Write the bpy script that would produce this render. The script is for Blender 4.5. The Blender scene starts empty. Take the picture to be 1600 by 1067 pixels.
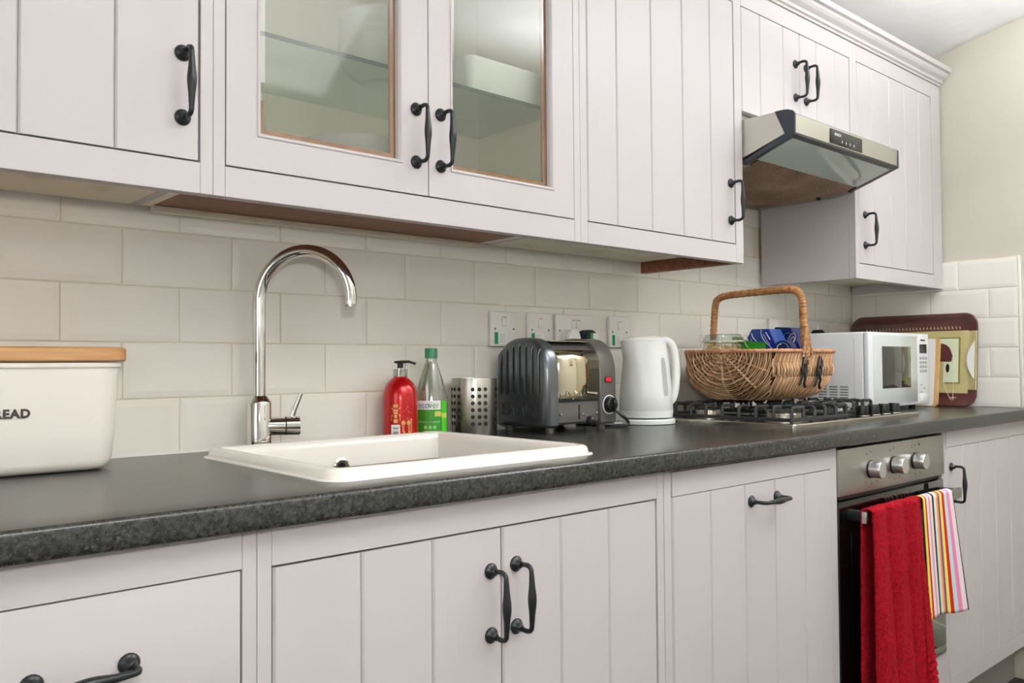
import bpy, bmesh, math, random
from mathutils import Vector, Matrix
random.seed(7)
S = bpy.context.scene
COL = S.collection
PI = math.pi

# ------------------------------------------------------------------ camera
CAM = Vector((-0.486, -1.5981, 1.0725))
YAW, PIT, ROL, FPX = 0.7258, 0.026, -0.0072, 1325.4
Fw = Vector((math.sin(YAW)*math.cos(PIT), math.cos(YAW)*math.cos(PIT), math.sin(PIT)))
Rt = Vector((math.cos(YAW), -math.sin(YAW), 0))
Up = Rt.cross(Fw)
R2 = Rt*math.cos(ROL) + Up*math.sin(ROL)
U2 = -Rt*math.sin(ROL) + Up*math.cos(ROL)
cd = bpy.data.cameras.new('camera')
cd.sensor_width = 36.0
cd.lens = FPX/1600*36.0
cd.clip_start = 0.02
cam = bpy.data.objects.new('camera', cd)
COL.objects.link(cam)
M = Matrix((R2, U2, -Fw)).transposed().to_4x4()
M.translation = CAM
cam.matrix_world = M
S.camera = cam

# ------------------------------------------------------------------ world, lights, exposure
w = bpy.data.worlds.new('world'); S.world = w; w.use_nodes = True
w.node_tree.nodes['Background'].inputs[0].default_value = (0.9, 0.95, 1.0, 1)
w.node_tree.nodes['Background'].inputs[1].default_value = 0.4
S.view_settings.view_transform = 'Standard'
S.view_settings.look = 'None'
S.view_settings.gamma = 1.0
S.view_settings.use_curve_mapping = False
S.view_settings.exposure = -0.07
S.cycles.max_bounces = 8
S.cycles.glossy_bounces = 5
S.cycles.transmission_bounces = 8
S.cycles.transparent_max_bounces = 12
S.cycles.diffuse_bounces = 4

def area(name, loc, target, sx, sy, power, color):
    l = bpy.data.lights.new(name, 'AREA'); l.shape = 'RECTANGLE'
    l.size = sx; l.size_y = sy; l.energy = power; l.color = color
    o = bpy.data.objects.new(name, l); COL.objects.link(o)
    o.location = loc
    o.rotation_euler = (Vector(target)-Vector(loc)).to_track_quat('-Z', 'Y').to_euler()
    return o
area('ceiling_fill_right', (1.85, -1.45, 2.02), (1.95, -1.35, 3.0), 0.7, 0.5, 50, (0.955, 0.975, 1.0))  # added uplight in mid-air, brightens the ceiling and the right side
area('ceiling_fill_left', (0.2, -2.0, 2.16), (0.2, -1.98, 3.0), 0.7, 0.5, 32, (1.0, 0.975, 0.94))  # second added uplight, for soft bounce off the ceiling at left
area('overhead_fill', (0.6, -2.0, 2.42), (0.6, -1.0, 1.0), 1.4, 0.7, 10, (0.96, 0.98, 1.0))  # added soft area for ambient light from above, not a real fitting
area('window_light', (-2.3, -1.5, 1.55), (1.2, -1.1, 1.2), 1.3, 1.3, 12, (0.9, 0.96, 1.0))
l = bpy.data.lights.new('camera_flash', 'AREA'); l.shape = 'RECTANGLE'
l.size = 0.07; l.size_y = 0.045; l.energy = 6.2; l.color = (1.0, 0.965, 0.92)
fo = bpy.data.objects.new('camera_flash', l); COL.objects.link(fo)
fo.location = (-0.44, -1.60, 1.25)
fo.rotation_euler = Vector((1.6, 1.35, 0.02)).to_track_quat('-Z', 'Y').to_euler()

# ------------------------------------------------------------------ materials
def lin(c):
    return tuple(((x/255)/12.92 if x/255 <= 0.04045 else ((x/255+0.055)/1.055)**2.4) for x in c)
MATS = {}
def mat(name, rgb, rough=0.5, metal=0.0, trans=0.0, ior=1.45, coat=0.0, noise=None, bump=None, spec=0.5, emit=None, aniso=None):
    """rgb in sRGB 0-255; noise=(scale, rgb2, lo, hi); bump=(scale, strength, dist)"""
    if name in MATS: return MATS[name]
    m = bpy.data.materials.new(name); m.use_nodes = True
    nt = m.node_tree; b = nt.nodes['Principled BSDF']
    c = lin(rgb)
    b.inputs['Base Color'].default_value = (*c, 1)
    b.inputs['Roughness'].default_value = rough
    b.inputs['Metallic'].default_value = metal
    b.inputs['Transmission Weight'].default_value = trans
    b.inputs['IOR'].default_value = ior
    b.inputs['Coat Weight'].default_value = coat
    b.inputs['Specular IOR Level'].default_value = spec
    if emit:
        b.inputs['Emission Color'].default_value = (*lin(emit[0]), 1)
        b.inputs['Emission Strength'].default_value = emit[1]
    tc = nt.nodes.new('ShaderNodeTexCoord')
    if noise:
        sc, rgb2, lo, hi = noise[:4]
        mp = nt.nodes.new('ShaderNodeMapping')
        if len(noise) > 4: mp.inputs['Scale'].default_value = noise[4]
        nt.links.new(tc.outputs['Object'], mp.inputs['Vector'])
        n = nt.nodes.new('ShaderNodeTexNoise'); n.inputs['Scale'].default_value = sc; n.inputs['Detail'].default_value = 4
        nt.links.new(mp.outputs[0], n.inputs['Vector'])
        r = nt.nodes.new('ShaderNodeValToRGB')
        r.color_ramp.elements[0].position = lo; r.color_ramp.elements[0].color = (*c, 1)
        r.color_ramp.elements[1].position = hi; r.color_ramp.elements[1].color = (*lin(rgb2), 1)
        nt.links.new(n.outputs['Fac'], r.inputs[0]); nt.links.new(r.outputs[0], b.inputs['Base Color'])
    if bump:
        mp = nt.nodes.new('ShaderNodeMapping')
        if len(bump) > 3: mp.inputs['Scale'].default_value = bump[3]
        nt.links.new(tc.outputs['Object'], mp.inputs['Vector'])
        n = nt.nodes.new('ShaderNodeTexNoise'); n.inputs['Scale'].default_value = bump[0]; n.inputs['Detail'].default_value = 3
        nt.links.new(mp.outputs[0], n.inputs['Vector'])
        bp = nt.nodes.new('ShaderNodeBump'); bp.inputs['Strength'].default_value = bump[1]; bp.inputs['Distance'].default_value = bump[2]
        nt.links.new(n.outputs['Fac'], bp.inputs['Height']); nt.links.new(bp.outputs[0], b.inputs['Normal'])
    MATS[name] = m
    return m

PAINT = mat('painted_wood', (197, 191, 192), 0.40, bump=(9, 0.05, 0.003, (12, 12, 1)))
PAINT_H = mat('painted_wood_rail', (197, 191, 192), 0.40, bump=(9, 0.05, 0.003, (1, 12, 12)))
GAP = mat('dark_gap', (70, 58, 50), 0.8)
CREAM = mat('cream_board', (236, 229, 210), 0.55, noise=(14, (210, 198, 172), 0.55, 0.8))
BROWNW = mat('unpainted_wood', (150, 96, 70), 0.5, noise=(6, (120, 74, 54), 0.4, 0.7, (1, 14, 14)))
OAKW = mat('orange_wood', (176, 112, 66), 0.5, noise=(8, (146, 88, 50), 0.4, 0.7, (6, 20, 1)))
WALLP = mat('beige_wall_paint', (200, 196, 181), 0.7, bump=(18, 0.15, 0.004), noise=(3, (196, 191, 175), 0.4, 0.7))
CEILP = mat('ceiling_paint', (242, 242, 242), 0.8, bump=(10, 0.35, 0.01))
TILE = mat('white_tile', (234, 230, 221), 0.10, coat=0.2, bump=(5, 0.05, 0.004))
GROUT = mat('grout', (222, 212, 190), 0.8, noise=(5, (200, 184, 150), 0.5, 0.8))
FLOORM = mat('dark_floor', (62, 54, 46), 0.5, noise=(4, (44, 38, 32), 0.4, 0.7))
BLACKM = mat('black_iron', (44, 47, 49), 0.32, metal=0.35, spec=0.6)
CHROME = mat('chrome', (222, 220, 215), 0.05, metal=1.0)
STEEL = mat('brushed_steel', (190, 186, 176), 0.3, metal=1.0, bump=(30, 0.1, 0.001, (1, 1, 30)))
STEEL_H = mat('brushed_steel_horizontal', (186, 184, 178), 0.3, metal=1.0, bump=(20, 0.12, 0.001, (0.3, 1, 40)))
CERAM = mat('white_ceramic', (238, 233, 224), 0.12, coat=0.3)
ENAM = mat('white_enamel', (238, 232, 223), 0.22, coat=0.2)
WPLAST = mat('white_plastic', (232, 234, 230), 0.3)
WPLAST2 = mat('socket_plastic', (236, 235, 231), 0.25)
BPLAST = mat('black_plastic', (24, 26, 28), 0.35)
DGREY = mat('dark_grey_plastic', (52, 58, 66), 0.4)
BLACKG = mat('black_glass', (10, 10, 11), 0.04, coat=0.5)
RED = mat('red_plastic', (200, 14, 22), 0.25)
GREEN = mat('green_label', (30, 150, 88), 0.5)
PAPER = mat('white_paper', (238, 238, 236), 0.6)
PRINT = mat('dark_print', (70, 58, 56), 0.6)
GOLD = mat('gold_print', (214, 164, 96), 0.35, metal=0.5)

def worktop_mat():
    m = bpy.data.materials.new('slate_worktop'); m.use_nodes = True
    nt = m.node_tree; b = nt.nodes['Principled BSDF']
    tc = nt.nodes.new('ShaderNodeTexCoord')
    n = nt.nodes.new('ShaderNodeTexNoise'); n.inputs['Scale'].default_value = 150; n.inputs['Detail'].default_value = 5; n.inputs['Roughness'].default_value = 0.75
    n2 = nt.nodes.new('ShaderNodeTexVoronoi'); n2.inputs['Scale'].default_value = 230
    nt.links.new(tc.outputs['Object'], n.inputs['Vector']); nt.links.new(tc.outputs['Object'], n2.inputs['Vector'])
    r = nt.nodes.new('ShaderNodeValToRGB')
    e = r.color_ramp.elements
    e[0].position = 0.42; e[0].color = (*lin((28, 30, 28)), 1)
    e[1].position = 0.74; e[1].color = (*lin((78, 80, 76)), 1)
    nt.links.new(n.outputs['Fac'], r.inputs[0])
    r2 = nt.nodes.new('ShaderNodeValToRGB')
    r2.color_ramp.elements[0].position = 0.0; r2.color_ramp.elements[0].color = (0.5, 0.5, 0.48, 1)
    r2.color_ramp.elements[1].position = 0.16; r2.color_ramp.elements[1].color = (0, 0, 0, 1)
    nt.links.new(n2.outputs['Distance'], r2.inputs[0])
    mx = nt.nodes.new('ShaderNodeMix'); mx.data_type = 'RGBA'; mx.blend_type = 'ADD'; mx.inputs[0].default_value = 0.5
    nt.links.new(r.outputs[0], mx.inputs[6]); nt.links.new(r2.outputs[0], mx.inputs[7])
    nt.links.new(mx.outputs[2], b.inputs['Base Color'])
    b.inputs['Roughness'].default_value = 0.27
    b.inputs['Specular IOR Level'].default_value = 0.6
    bp = nt.nodes.new('ShaderNodeBump'); bp.inputs['Strength'].default_value = 0.04; bp.inputs['Distance'].default_value = 0.0005
    nt.links.new(n.outputs['Fac'], bp.inputs['Height']); nt.links.new(bp.outputs[0], b.inputs['Normal'])
    return m
SLATE = worktop_mat()

def fresnel_two_sided(nt, ior):
    # the panes do not bend the ray, so the back face must use the inverse index to give the same reflectance
    fr = nt.nodes.new('ShaderNodeFresnel'); g = nt.nodes.new('ShaderNodeNewGeometry')
    mr = nt.nodes.new('ShaderNodeMapRange'); mr.inputs['To Min'].default_value = ior; mr.inputs['To Max'].default_value = 1/ior
    nt.links.new(g.outputs['Backfacing'], mr.inputs['Value']); nt.links.new(mr.outputs[0], fr.inputs['IOR'])
    return fr
def clear_glass(name, tint=(235, 245, 240), fac=0.85, rough=0.02):
    m = bpy.data.materials.new(name); m.use_nodes = True
    nt = m.node_tree; out = nt.nodes['Material Output']; b = nt.nodes['Principled BSDF']
    b.inputs['Base Color'].default_value = (*lin(tint), 1); b.inputs['Roughness'].default_value = rough
    tr = nt.nodes.new('ShaderNodeBsdfTransparent'); tr.inputs[0].default_value = (*lin(tint), 1)
    gl = nt.nodes.new('ShaderNodeBsdfGlossy'); gl.inputs['Roughness'].default_value = rough
    fr = fresnel_two_sided(nt, 1.45)
    ad = nt.nodes.new('ShaderNodeMath'); ad.operation = 'ADD'; ad.inputs[1].default_value = 1-fac-0.04; ad.use_clamp = True
    nt.links.new(fr.outputs[0], ad.inputs[0])
    mx = nt.nodes.new('ShaderNodeMixShader')
    nt.links.new(ad.outputs[0], mx.inputs[0]); nt.links.new(tr.outputs[0], mx.inputs[1]); nt.links.new(gl.outputs[0], mx.inputs[2])
    nt.links.new(mx.outputs[0], out.inputs[0])
    return m
def frosted_glass():
    m = bpy.data.materials.new('frosted_glass'); m.use_nodes = True
    nt = m.node_tree; out = nt.nodes['Material Output']
    N = nt.nodes.new; Lk = nt.links.new
    tr = N('ShaderNodeBsdfTransparent'); tr.inputs[0].default_value = (*lin((240, 243, 238)), 1)
    rf = N('ShaderNodeBsdfRefraction'); rf.inputs['Roughness'].default_value = 0.22; rf.inputs['IOR'].default_value = 1.01; rf.inputs[0].default_value = (*lin((244, 246, 242)), 1)
    tl = N('ShaderNodeBsdfTranslucent'); tl.inputs[0].default_value = (*lin((235, 236, 228)), 1)
    df = N('ShaderNodeBsdfDiffuse'); df.inputs[0].default_value = (*lin((236, 234, 224)), 1)
    m1 = N('ShaderNodeMixShader'); m1.inputs[0].default_value = 0.45; Lk(tr.outputs[0], m1.inputs[1]); Lk(rf.outputs[0], m1.inputs[2])
    m2 = N('ShaderNodeMixShader'); m2.inputs[0].default_value = 0.50; Lk(tl.outputs[0], m2.inputs[1]); Lk(df.outputs[0], m2.inputs[2])
    m3 = N('ShaderNodeMixShader'); m3.inputs[0].default_value = 0.18; Lk(m1.outputs[0], m3.inputs[1]); Lk(m2.outputs[0], m3.inputs[2])
    gl = N('ShaderNodeBsdfGlossy'); gl.inputs['Roughness'].default_value = 0.06
    fr = fresnel_two_sided(nt, 1.5)
    m4 = N('ShaderNodeMixShader'); Lk(fr.outputs[0], m4.inputs[0]); Lk(m3.outputs[0], m4.inputs[1]); Lk(gl.outputs[0], m4.inputs[2])
    Lk(m4.outputs[0], out.inputs[0])
    return m
FROST = frosted_glass()
CLEAR = clear_glass('clear_glass')
INNER_FACE = clear_glass('smooth_glass_face', (248, 250, 247), .96, .02)
SHELFG = mat('green_glass_edge', (12, 56, 48), 0.5)

# ------------------------------------------------------------------ mesh helpers
def box(bm, x0, x1, y0, y1, z0, z1, bev=0, seg=2):
    vs = [bm.verts.new((x, y, z)) for x in (x0, x1) for y in (y0, y1) for z in (z0, z1)]
    F = [(0, 1, 3, 2), (4, 6, 7, 5), (0, 4, 5, 1), (2, 3, 7, 6), (0, 2, 6, 4), (1, 5, 7, 3)]
    fs = [bm.faces.new([vs[i] for i in f]) for f in F]
    if bev > 0:
        es = list({e for f in fs for e in f.edges})
        bmesh.ops.bevel(bm, geom=es, offset=bev, segments=seg, affect='EDGES', profile=0.5)
def lathe(bm, prof, c=(0, 0, 0), seg=32, sx=1.0, sy=1.0, rot=0.0, axis='Z'):
    cx, cy, cz = c; rings = []
    def put(r, a, z):
        x, y = r*math.cos(a)*sx, r*math.sin(a)*sy
        x, y = x*math.cos(rot)-y*math.sin(rot), x*math.sin(rot)+y*math.cos(rot)
        if axis == 'Z': return (cx+x, cy+y, cz+z)
        if axis == 'Y': return (cx+x, cy-z, cz+y)     # towards -y
        return (cx+z, cy+x, cz+y)
    for r, z in prof:
        if r < 1e-6: rings.append([bm.verts.new(put(0, 0, z))])
        else: rings.append([bm.verts.new(put(r, 2*PI*i/seg, z)) for i in range(seg)])
    for a, b in zip(rings[:-1], rings[1:]):
        if len(a) == 1 and len(b) == 1: continue
        for i in range(seg):
            j = (i+1) % seg
            if len(a) == 1: bm.faces.new((a[0], b[j], b[i]))
            elif len(b) == 1: bm.faces.new((a[i], a[j], b[0]))
            else: bm.faces.new((a[i], a[j], b[j], b[i]))
def tube(bm, pts, rad, seg=8, cap=True, flat=None):
    pts = [Vector(p) for p in pts]; n = len(pts)
    if not hasattr(rad, '__len__'): rad = [rad]*n
    T = [(pts[min(i+1, n-1)]-pts[max(i-1, 0)]).normalized() for i in range(n)]
    up = Vector((0, 0, 1)) if abs(T[0].z) < 0.9 else Vector((1, 0, 0))
    nrm = (up - T[0]*up.dot(T[0])).normalized(); rings = []
    for i in range(n):
        nrm = (nrm - T[i]*nrm.dot(T[i]))
        nrm = nrm.normalized() if nrm.length > 1e-6 else T[i].orthogonal().normalized()
        bi = T[i].cross(nrm)
        rings.append([bm.verts.new(pts[i]+(nrm*math.cos(2*PI*k/seg)+bi*math.sin(2*PI*k/seg))*rad[i]) for k in range(seg)])
    for a, b in zip(rings[:-1], rings[1:]):
        for k in range(seg):
            j = (k+1) % seg
            bm.faces.new((a[k], a[j], b[j], b[k]))
    if cap:
        bm.faces.new(rings[0][::-1]); bm.faces.new(rings[-1])
def prism(bm, poly, axis, a, b):
    """poly in the two remaining coordinates, in cyclic order"""
    def P(p, t):
        if axis == 'x': return (t, p[0], p[1])
        if axis == 'y': return (p[0], t, p[1])
        return (p[0], p[1], t)
    A = [bm.verts.new(P(p, a)) for p in poly]; B = [bm.verts.new(P(p, b)) for p in poly]
    n = len(poly)
    bm.faces.new(A); bm.faces.new(B[::-1])
    for i in range(n):
        j = (i+1) % n; bm.faces.new((A[i], B[i], B[j], A[j]))
def rrect(x0, x1, y0, y1, r, n=6):
    r = min(r, (x1-x0)/2-1e-4, (y1-y0)/2-1e-4); out = []
    for cx, cy, a0 in ((x1-r, y1-r, 0), (x0+r, y1-r, PI/2), (x0+r, y0+r, PI), (x1-r, y0+r, 1.5*PI)):
        for i in range(n+1):
            a = a0+PI/2*i/n; out.append((cx+r*math.cos(a), cy+r*math.sin(a)))
    return out
def rloft(bm, x0, x1, y0, y1, r, prof, n=6, cap0=True, cap1=True):
    """prof: list of (inset, z)"""
    rings = []
    for ins, z in prof:
        rings.append([bm.verts.new((x, y, z)) for x, y in rrect(x0+ins, x1-ins, y0+ins, y1-ins, max(r-ins, 0.002), n)])
    for a, b in zip(rings[:-1], rings[1:]):
        for k in range(len(a)):
            j = (k+1) % len(a); bm.faces.new((a[k], a[j], b[j], b[k]))
    if cap0: bm.faces.new(rings[0][::-1])
    if cap1: bm.faces.new(rings[-1])
def grid(bm, rows, closed=False):
    V = [[bm.verts.new(p) for p in r] for r in rows]
    for a, b in zip(V[:-1], V[1:]):
        for k in range(len(a)-1): bm.faces.new((a[k], a[k+1], b[k+1], b[k]))
    return V
def NB(): return bmesh.new()

def wloc(o):
    v = Vector((0, 0, 0))
    while o is not None: v = v + o.location; o = o.parent
    return v
def obj(name, bm, m, parent=None, smooth=False, loc=None, angle=0.6):
    """bm in WORLD coordinates; the origin goes to loc (or to the parent's place)"""
    me = bpy.data.meshes.new(name)
    bmesh.ops.recalc_face_normals(bm, faces=bm.faces)
    base = wloc(parent) if parent else Vector((0, 0, 0))
    org = Vector(loc) if loc else base
    bmesh.ops.translate(bm, verts=bm.verts, vec=-org)
    if smooth:
        for f in bm.faces: f.smooth = True
        for e in bm.edges:
            if len(e.link_faces) == 2 and e.calc_face_angle(0) > angle: e.smooth = False
    bm.to_mesh(me); bm.free()
    if isinstance(m, (list, tuple)):
        for q in m: me.materials.append(q)
    else: me.materials.append(m)
    o = bpy.data.objects.new(name, me); COL.objects.link(o)
    if parent: o.parent = parent
    o.location = org-base
    return o
def tag(o, label=None, cat=None, group=None, kind=None):
    if label: o['label'] = label
    if cat: o['category'] = cat
    if group: o['group'] = group
    if kind: o['kind'] = kind
    return o
def thing(name, label, cat, loc, group=None):
    o = bpy.data.objects.new(name, None); COL.objects.link(o); o.location = loc
    o.empty_display_size = 0.05
    return tag(o, label, cat, group)
def bx(name, m, parent, x0, x1, y0, y1, z0, z1, bev=0, smooth=False, seg=2):
    b = NB(); box(b, x0, x1, y0, y1, z0, z1, bev, seg); return obj(name, b, m, parent, smooth or bev > 0)
def inst(src, name, parent, loc, rot=None, scale=None):
    o = src.copy(); o.name = name; COL.objects.link(o); o.parent = parent
    base = wloc(parent) if parent else Vector((0, 0, 0))
    o.location = Vector(loc)-base
    if rot: o.rotation_euler = rot
    if scale: o.scale = scale
    return o
FONT_CACHE = {}
def text(name, s, size, m, parent, loc, rot, ext=0.0003, sx=1.0, align='CENTER', bend=None, space=1.0, wt_=0.0):
    c = bpy.data.curves.new(name, 'FONT'); c.body = s; c.size = size; c.extrude = ext
    c.offset = wt_; c.align_x = align; c.align_y = 'CENTER'; c.space_character = space; c.resolution_u = 3
    t = bpy.data.objects.new(name, c); COL.objects.link(t)
    dg = bpy.context.evaluated_depsgraph_get(); dg.update()
    me = bpy.data.meshes.new_from_object(t.evaluated_get(dg))
    bpy.data.objects.remove(t); bpy.data.curves.remove(c)
    if bend:
        for v in me.vertices: v.co = bend(v.co)
    me.materials.clear(); me.materials.append(m)
    o = bpy.data.objects.new(name, me); COL.objects.link(o); o.parent = parent
    o.location = Vector(loc)-(wloc(parent) if parent else Vector((0, 0, 0)))
    o.rotation_euler = rot; o.scale = (sx, 1, 1)
    return o
FACE_MY = (PI/2, 0, 0)          # text readable from -y
FACE_MX = (PI/2, 0, -PI/2)      # text readable from -x

# ------------------------------------------------------------------ setting
XR = 2.712; DU = -0.345; DL = -0.61; ZW = 0.91
XL = -2.4; YF = -2.9
def struct(o): o['kind'] = 'structure'; return o
struct(bx('floor', FLOORM, None, XL-.1, XR+.1, YF-.1, 0.1, -0.05, 0))
wb = struct(bx('wall_back', WALLP, None, XL-.1, XR+.1, 0.008, 0.1, 0, 2.9))
wr = struct(bx('wall_right', WALLP, None, XR+0.008, XR+.1, YF-.1, 0.1, 0, 2.9))
OFFW = mat('off_white_wall_paint', (236, 235, 230), 0.7)
struct(bx('wall_left', OFFW, None, XL-.1, XL, YF-.1, 0.1, 0, 2.9))
struct(bx('wall_front', OFFW, None, XL-.1, XR+.1, YF-.1, YF, 0, 2.9))
b = NB()
zc = lambda y: 2.2 - 0.19*y
rows = []
for i in range(25):
    y = 0.1 - (0.1-YF+0.1)*i/24
    rows.append([(XL-.1+(XR+.2-XL)*j/40, y, zc(y)+0.006*math.sin(i*2.1+j)*math.cos(j*1.7)) for j in range(41)])
V = grid(b, rows)
ce = struct(obj('ceiling', b, CEILP, None, True))
sm = ce.modifiers.new('thick', 'SOLIDIFY'); sm.thickness = 0.08; sm.offset = -1
struct(bx('baseboard_right', mat('baseboard_paint', (196, 196, 176), 0.5), None, XR-0.012, XR+0.008, YF, -0.005, 0.0, 0.10, 0.003))

# tiles: one object each; grout slabs belong to the walls
bx('grout', GROUT, wb, -0.9, XR+0.002, 0.0018, 0.009, 0.87, 1.66)
bx('grout', GROUT, wr, XR+0.0018, XR+0.009, -0.592, 0.004, 0.87, 1.428)
TW, TH, GP = 0.2005, 0.1005, 0.0025
def tile_bm(wd, ht):
    bb = NB()
    z0 = ((-wd/2, -ht/2), (wd/2, -ht/2), (wd/2, ht/2), (-wd/2, ht/2))
    def ring(ins, y):
        ins = min(ins, wd/2-0.001, ht/2-0.001)
        return [bb.verts.new((sx*(wd/2-ins), y, sz*(ht/2-ins))) for sx, sz in ((-1, -1), (1, -1), (1, 1), (-1, 1))]
    rs = [ring(0, 0.006), ring(0.0, 0.0010), ring(0.0010, 0.0002), ring(0.0115, -0.0009), ring(0.0130, -0.0010)]
    for a, c in zip(rs[:-1], rs[1:]):
        for k in range(4): j = (k+1) % 4; bb.faces.new((a[k], a[j], c[j], c[k]))
    bb.faces.new(rs[-1])
    return bb
TM = {}
def tile(parent, wd, ht, loc, rotz=0.0):
    key = (round(wd, 3), round(ht, 3))
    if key not in TM:
        o = obj('tile', tile_bm(*key), TILE, parent, False)
        o.location = Vector(loc); TM[key] = o
    else:
        o = TM[key].copy(); COL.objects.link(o); o.parent = parent; o.location = Vector(loc)
    o.rotation_euler = (random.uniform(-.002, .002), 0, rotz+random.uniform(-.0025, .0025))
for row in range(7):
    zc0 = ZW + row*0.103; ht = TH
    off = 0.1015 if row % 2 == 0 else 0.0
    for k in range(-5, 15):
        x0 = k*0.203+off+GP/2; x1 = x0+TW
        if row >= 5:
            if x1 < 1.45 or x0 > 2.03: continue
        x1 = min(x1, XR-0.003)
        if x1-x0 < 0.02: continue
        tile(wb, x1-x0, ht, ((x0+x1)/2, 0.0, zc0+0.0515))
for row in range(5):
    joints = [0.0, -0.0951, -0.2981, -0.4954, -0.588] if row % 2 == 1 else [0.0, -0.193, -0.3962, -0.588]
    for a, c in zip(joints[:-1], joints[1:]):
        tile(wr, (a-c)-GP, TH, (XR, (a+c)/2, ZW+row*0.103+0.0515), PI/2*3)
# the thin plaster strip where the tiling of the right wall ends
bx('tile_edge_trim', mat('edge_trim', (232, 230, 222), 0.35), wr, XR-0.001, XR+0.009, -0.596, -0.5885, 0.905, 1.428, 0.001)

# ------------------------------------------------------------------ cupboard handle (one mesh, copied)
def handle_bm():
    bb = NB()
    for s in (-1, 1):
        lathe(bb, [(0.0, 0), (0.0118, 0), (0.0122, 0.002), (0.0105, 0.0042), (0.0085, 0.005), (0.0075, 0.007), (0.0055, 0.009), (0.0048, 0.013), (0, 0.014)], (0, 0, s*0.048), 18, axis='Y')
    pts = []; rad = []
    for i in range(29):
        t = -1+2*i/28; a = abs(t)
        z = t*0.0535
        if a > 0.72:
            q = (a-0.72)/0.28
            y = -0.029*math.sqrt(max(0, 1-q**2.4))-0.006
            z = math.copysign(0.72*0.0575+0.0095*math.sin(q*PI/2)*1.0+0.0*q, t)
            if q > 0.75: z = math.copysign(abs(z)-(q-0.75)*0.006, t)
        else: y = -0.035; z = t*0.0575
        pts.append((0, y-0.0025*(1-a*a), z)); rad.append(0.0042+0.0028*math.exp(-(t/0.33)**2)-(0.0004 if a > 0.6 else 0))
    tube(bb, pts, rad, 10)
    return bb
_hb = handle_bm()
_me = bpy.data.meshes.new('handle')
bmesh.ops.recalc_face_normals(_hb, faces=_hb.faces)
for f in _hb.faces: f.smooth = True
_hb.to_mesh(_me); _hb.free(); _me.materials.append(BLACKM)
def handle(parent, x, y, z, horiz=False):
    o = bpy.data.objects.new('handle', _me); COL.objects.link(o); o.parent = parent
    o.location = Vector((x, y, z))-wloc(parent)
    if horiz: o.rotation_euler = (0, PI/2, 0)
    return o

def planks(parent, xs, z0, z1, yf, th=0.02, ch=0.003, m=None):
    """tongue and groove boards: xs are the joint positions"""
    for a, c in zip(xs[:-1], xs[1:]):
        bb = NB()
        prism(bb, [(a+.0003, yf+ch+.0004), (a+.0003+ch, yf), (c-.0003-ch, yf), (c-.0003, yf+ch+.0004), (c-.0003, yf+th), (a+.0003, yf+th)], 'z', z0, z1)
        obj('board', bb, m or PAINT, parent)
def door(parent, xs, z0, z1, yf, hx=None, hz=None, horiz=False, label=None):
    bb = NB(); box(bb, xs[0]+.001, xs[-1]-.001, yf+0.012, yf+0.024, z0+.001, z1-.001)
    d = obj('door', bb, PAINT, parent)
    planks(d, xs, z0, z1, yf, th=0.0118)
    if hx is not None: handle(d, hx, yf, hz, horiz)
    return d
def member(name, parent, x0, x1, z0, z1, yf, th=0.022, m=None):
    return bx(name, m or (PAINT_H if (x1-x0) > (z1-z0) else PAINT), parent, x0+.0002, x1-.0002, yf, yf+th, z0+.0002, z1-.0002, 0.0006, seg=1)

ZB = 1.33; ZD0 = 1.3785; ZD1 = 2.012; ZT = 2.065
def wall_unit(name, label, x0, x1, s0, s1, doors, bottom=CREAM, z_bot=ZB, zd0=ZD0, ends=(False, False), end_in=None):
    """face frame from x0 to x1; s0/s1 are the inner edges of its stiles"""
    u = thing(name, label, 'wall cabinet', ((x0+x1)/2, -0.17, z_bot), 'painted wall cabinets above the worktop')
    yb = -0.0135; yi = DU+0.022
    member('stile', u, x0, s0, z_bot, ZT, DU); member('stile', u, s1, x1, z_bot, ZT, DU)
    member('rail', u, s0, s1, z_bot, zd0-.0015, DU); member('rail', u, s0, s1, ZD1+.0015, ZT, DU)
    bx('side_panel', PAINT, u, x0+.0005, x0+.018, yi+.0003, yb, z_bot if ends[0] else 1.363, ZT-.001)
    bx('side_panel', end_in or PAINT, u, x1-.018, x1-.0005, yi+.0003, yb, z_bot+.001 if end_in or ends[0] else 1.363, ZT-.001)
    bx('bottom_panel', bottom, u, x0+.0185, x1-.0185, yi+.0003, yb, 1.363 if z_bot == ZB else z_bot+.03, 1.3765 if z_bot == ZB else z_bot+.045)
    bx('top_panel', PAINT, u, x0+.0185, x1-.0185, yi+.0003, yb, ZT-.018, ZT-.001)
    bx('back_panel', CREAM, u, x0+.0185, x1-.0185, yb-.006, yb-.0005, 1.377 if z_bot == ZB else z_bot+.046, ZT-.019)
    for d in doors:
        xs = d[0]
        dd = door(u, xs, zd0+.001, ZD1-.001, DU, d[1], d[2])
    return u
uA = wall_unit('wall_cabinet', 'pale painted wall cabinet at far left with wide boards above the bread bin', -0.62, 0.0239, -0.58, 0.0047,
          [([-0.578, -0.4775, -0.357, -0.2366, -0.1163, 0.0031], -0.0225, 1.4875)])
uC = wall_unit('wall_cabinet', 'pale painted wall cabinet with five-board door just left of the extractor hood', 0.8252, 1.439, 0.8465, 1.4064,
          [([0.8485, 0.9449, 1.0664, 1.1861, 1.3000, 1.4046], 1.384, 1.4855)], end_in=BROWNW)
# the outer face of that end panel is painted
bx('end_panel', PAINT, uC, 1.4392, 1.4402, -0.3445, -0.0135, ZB, ZT-.001)
uE = wall_unit('wall_cabinet', 'pale painted wall cabinet in the corner right of the extractor hood', 2.055, XR-.002, 2.0770, 2.634,
          [([2.0795, 2.1801, 2.3038, 2.4153, 2.5300, 2.632], 2.118, 1.4855)], ends=(True, False))
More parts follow.
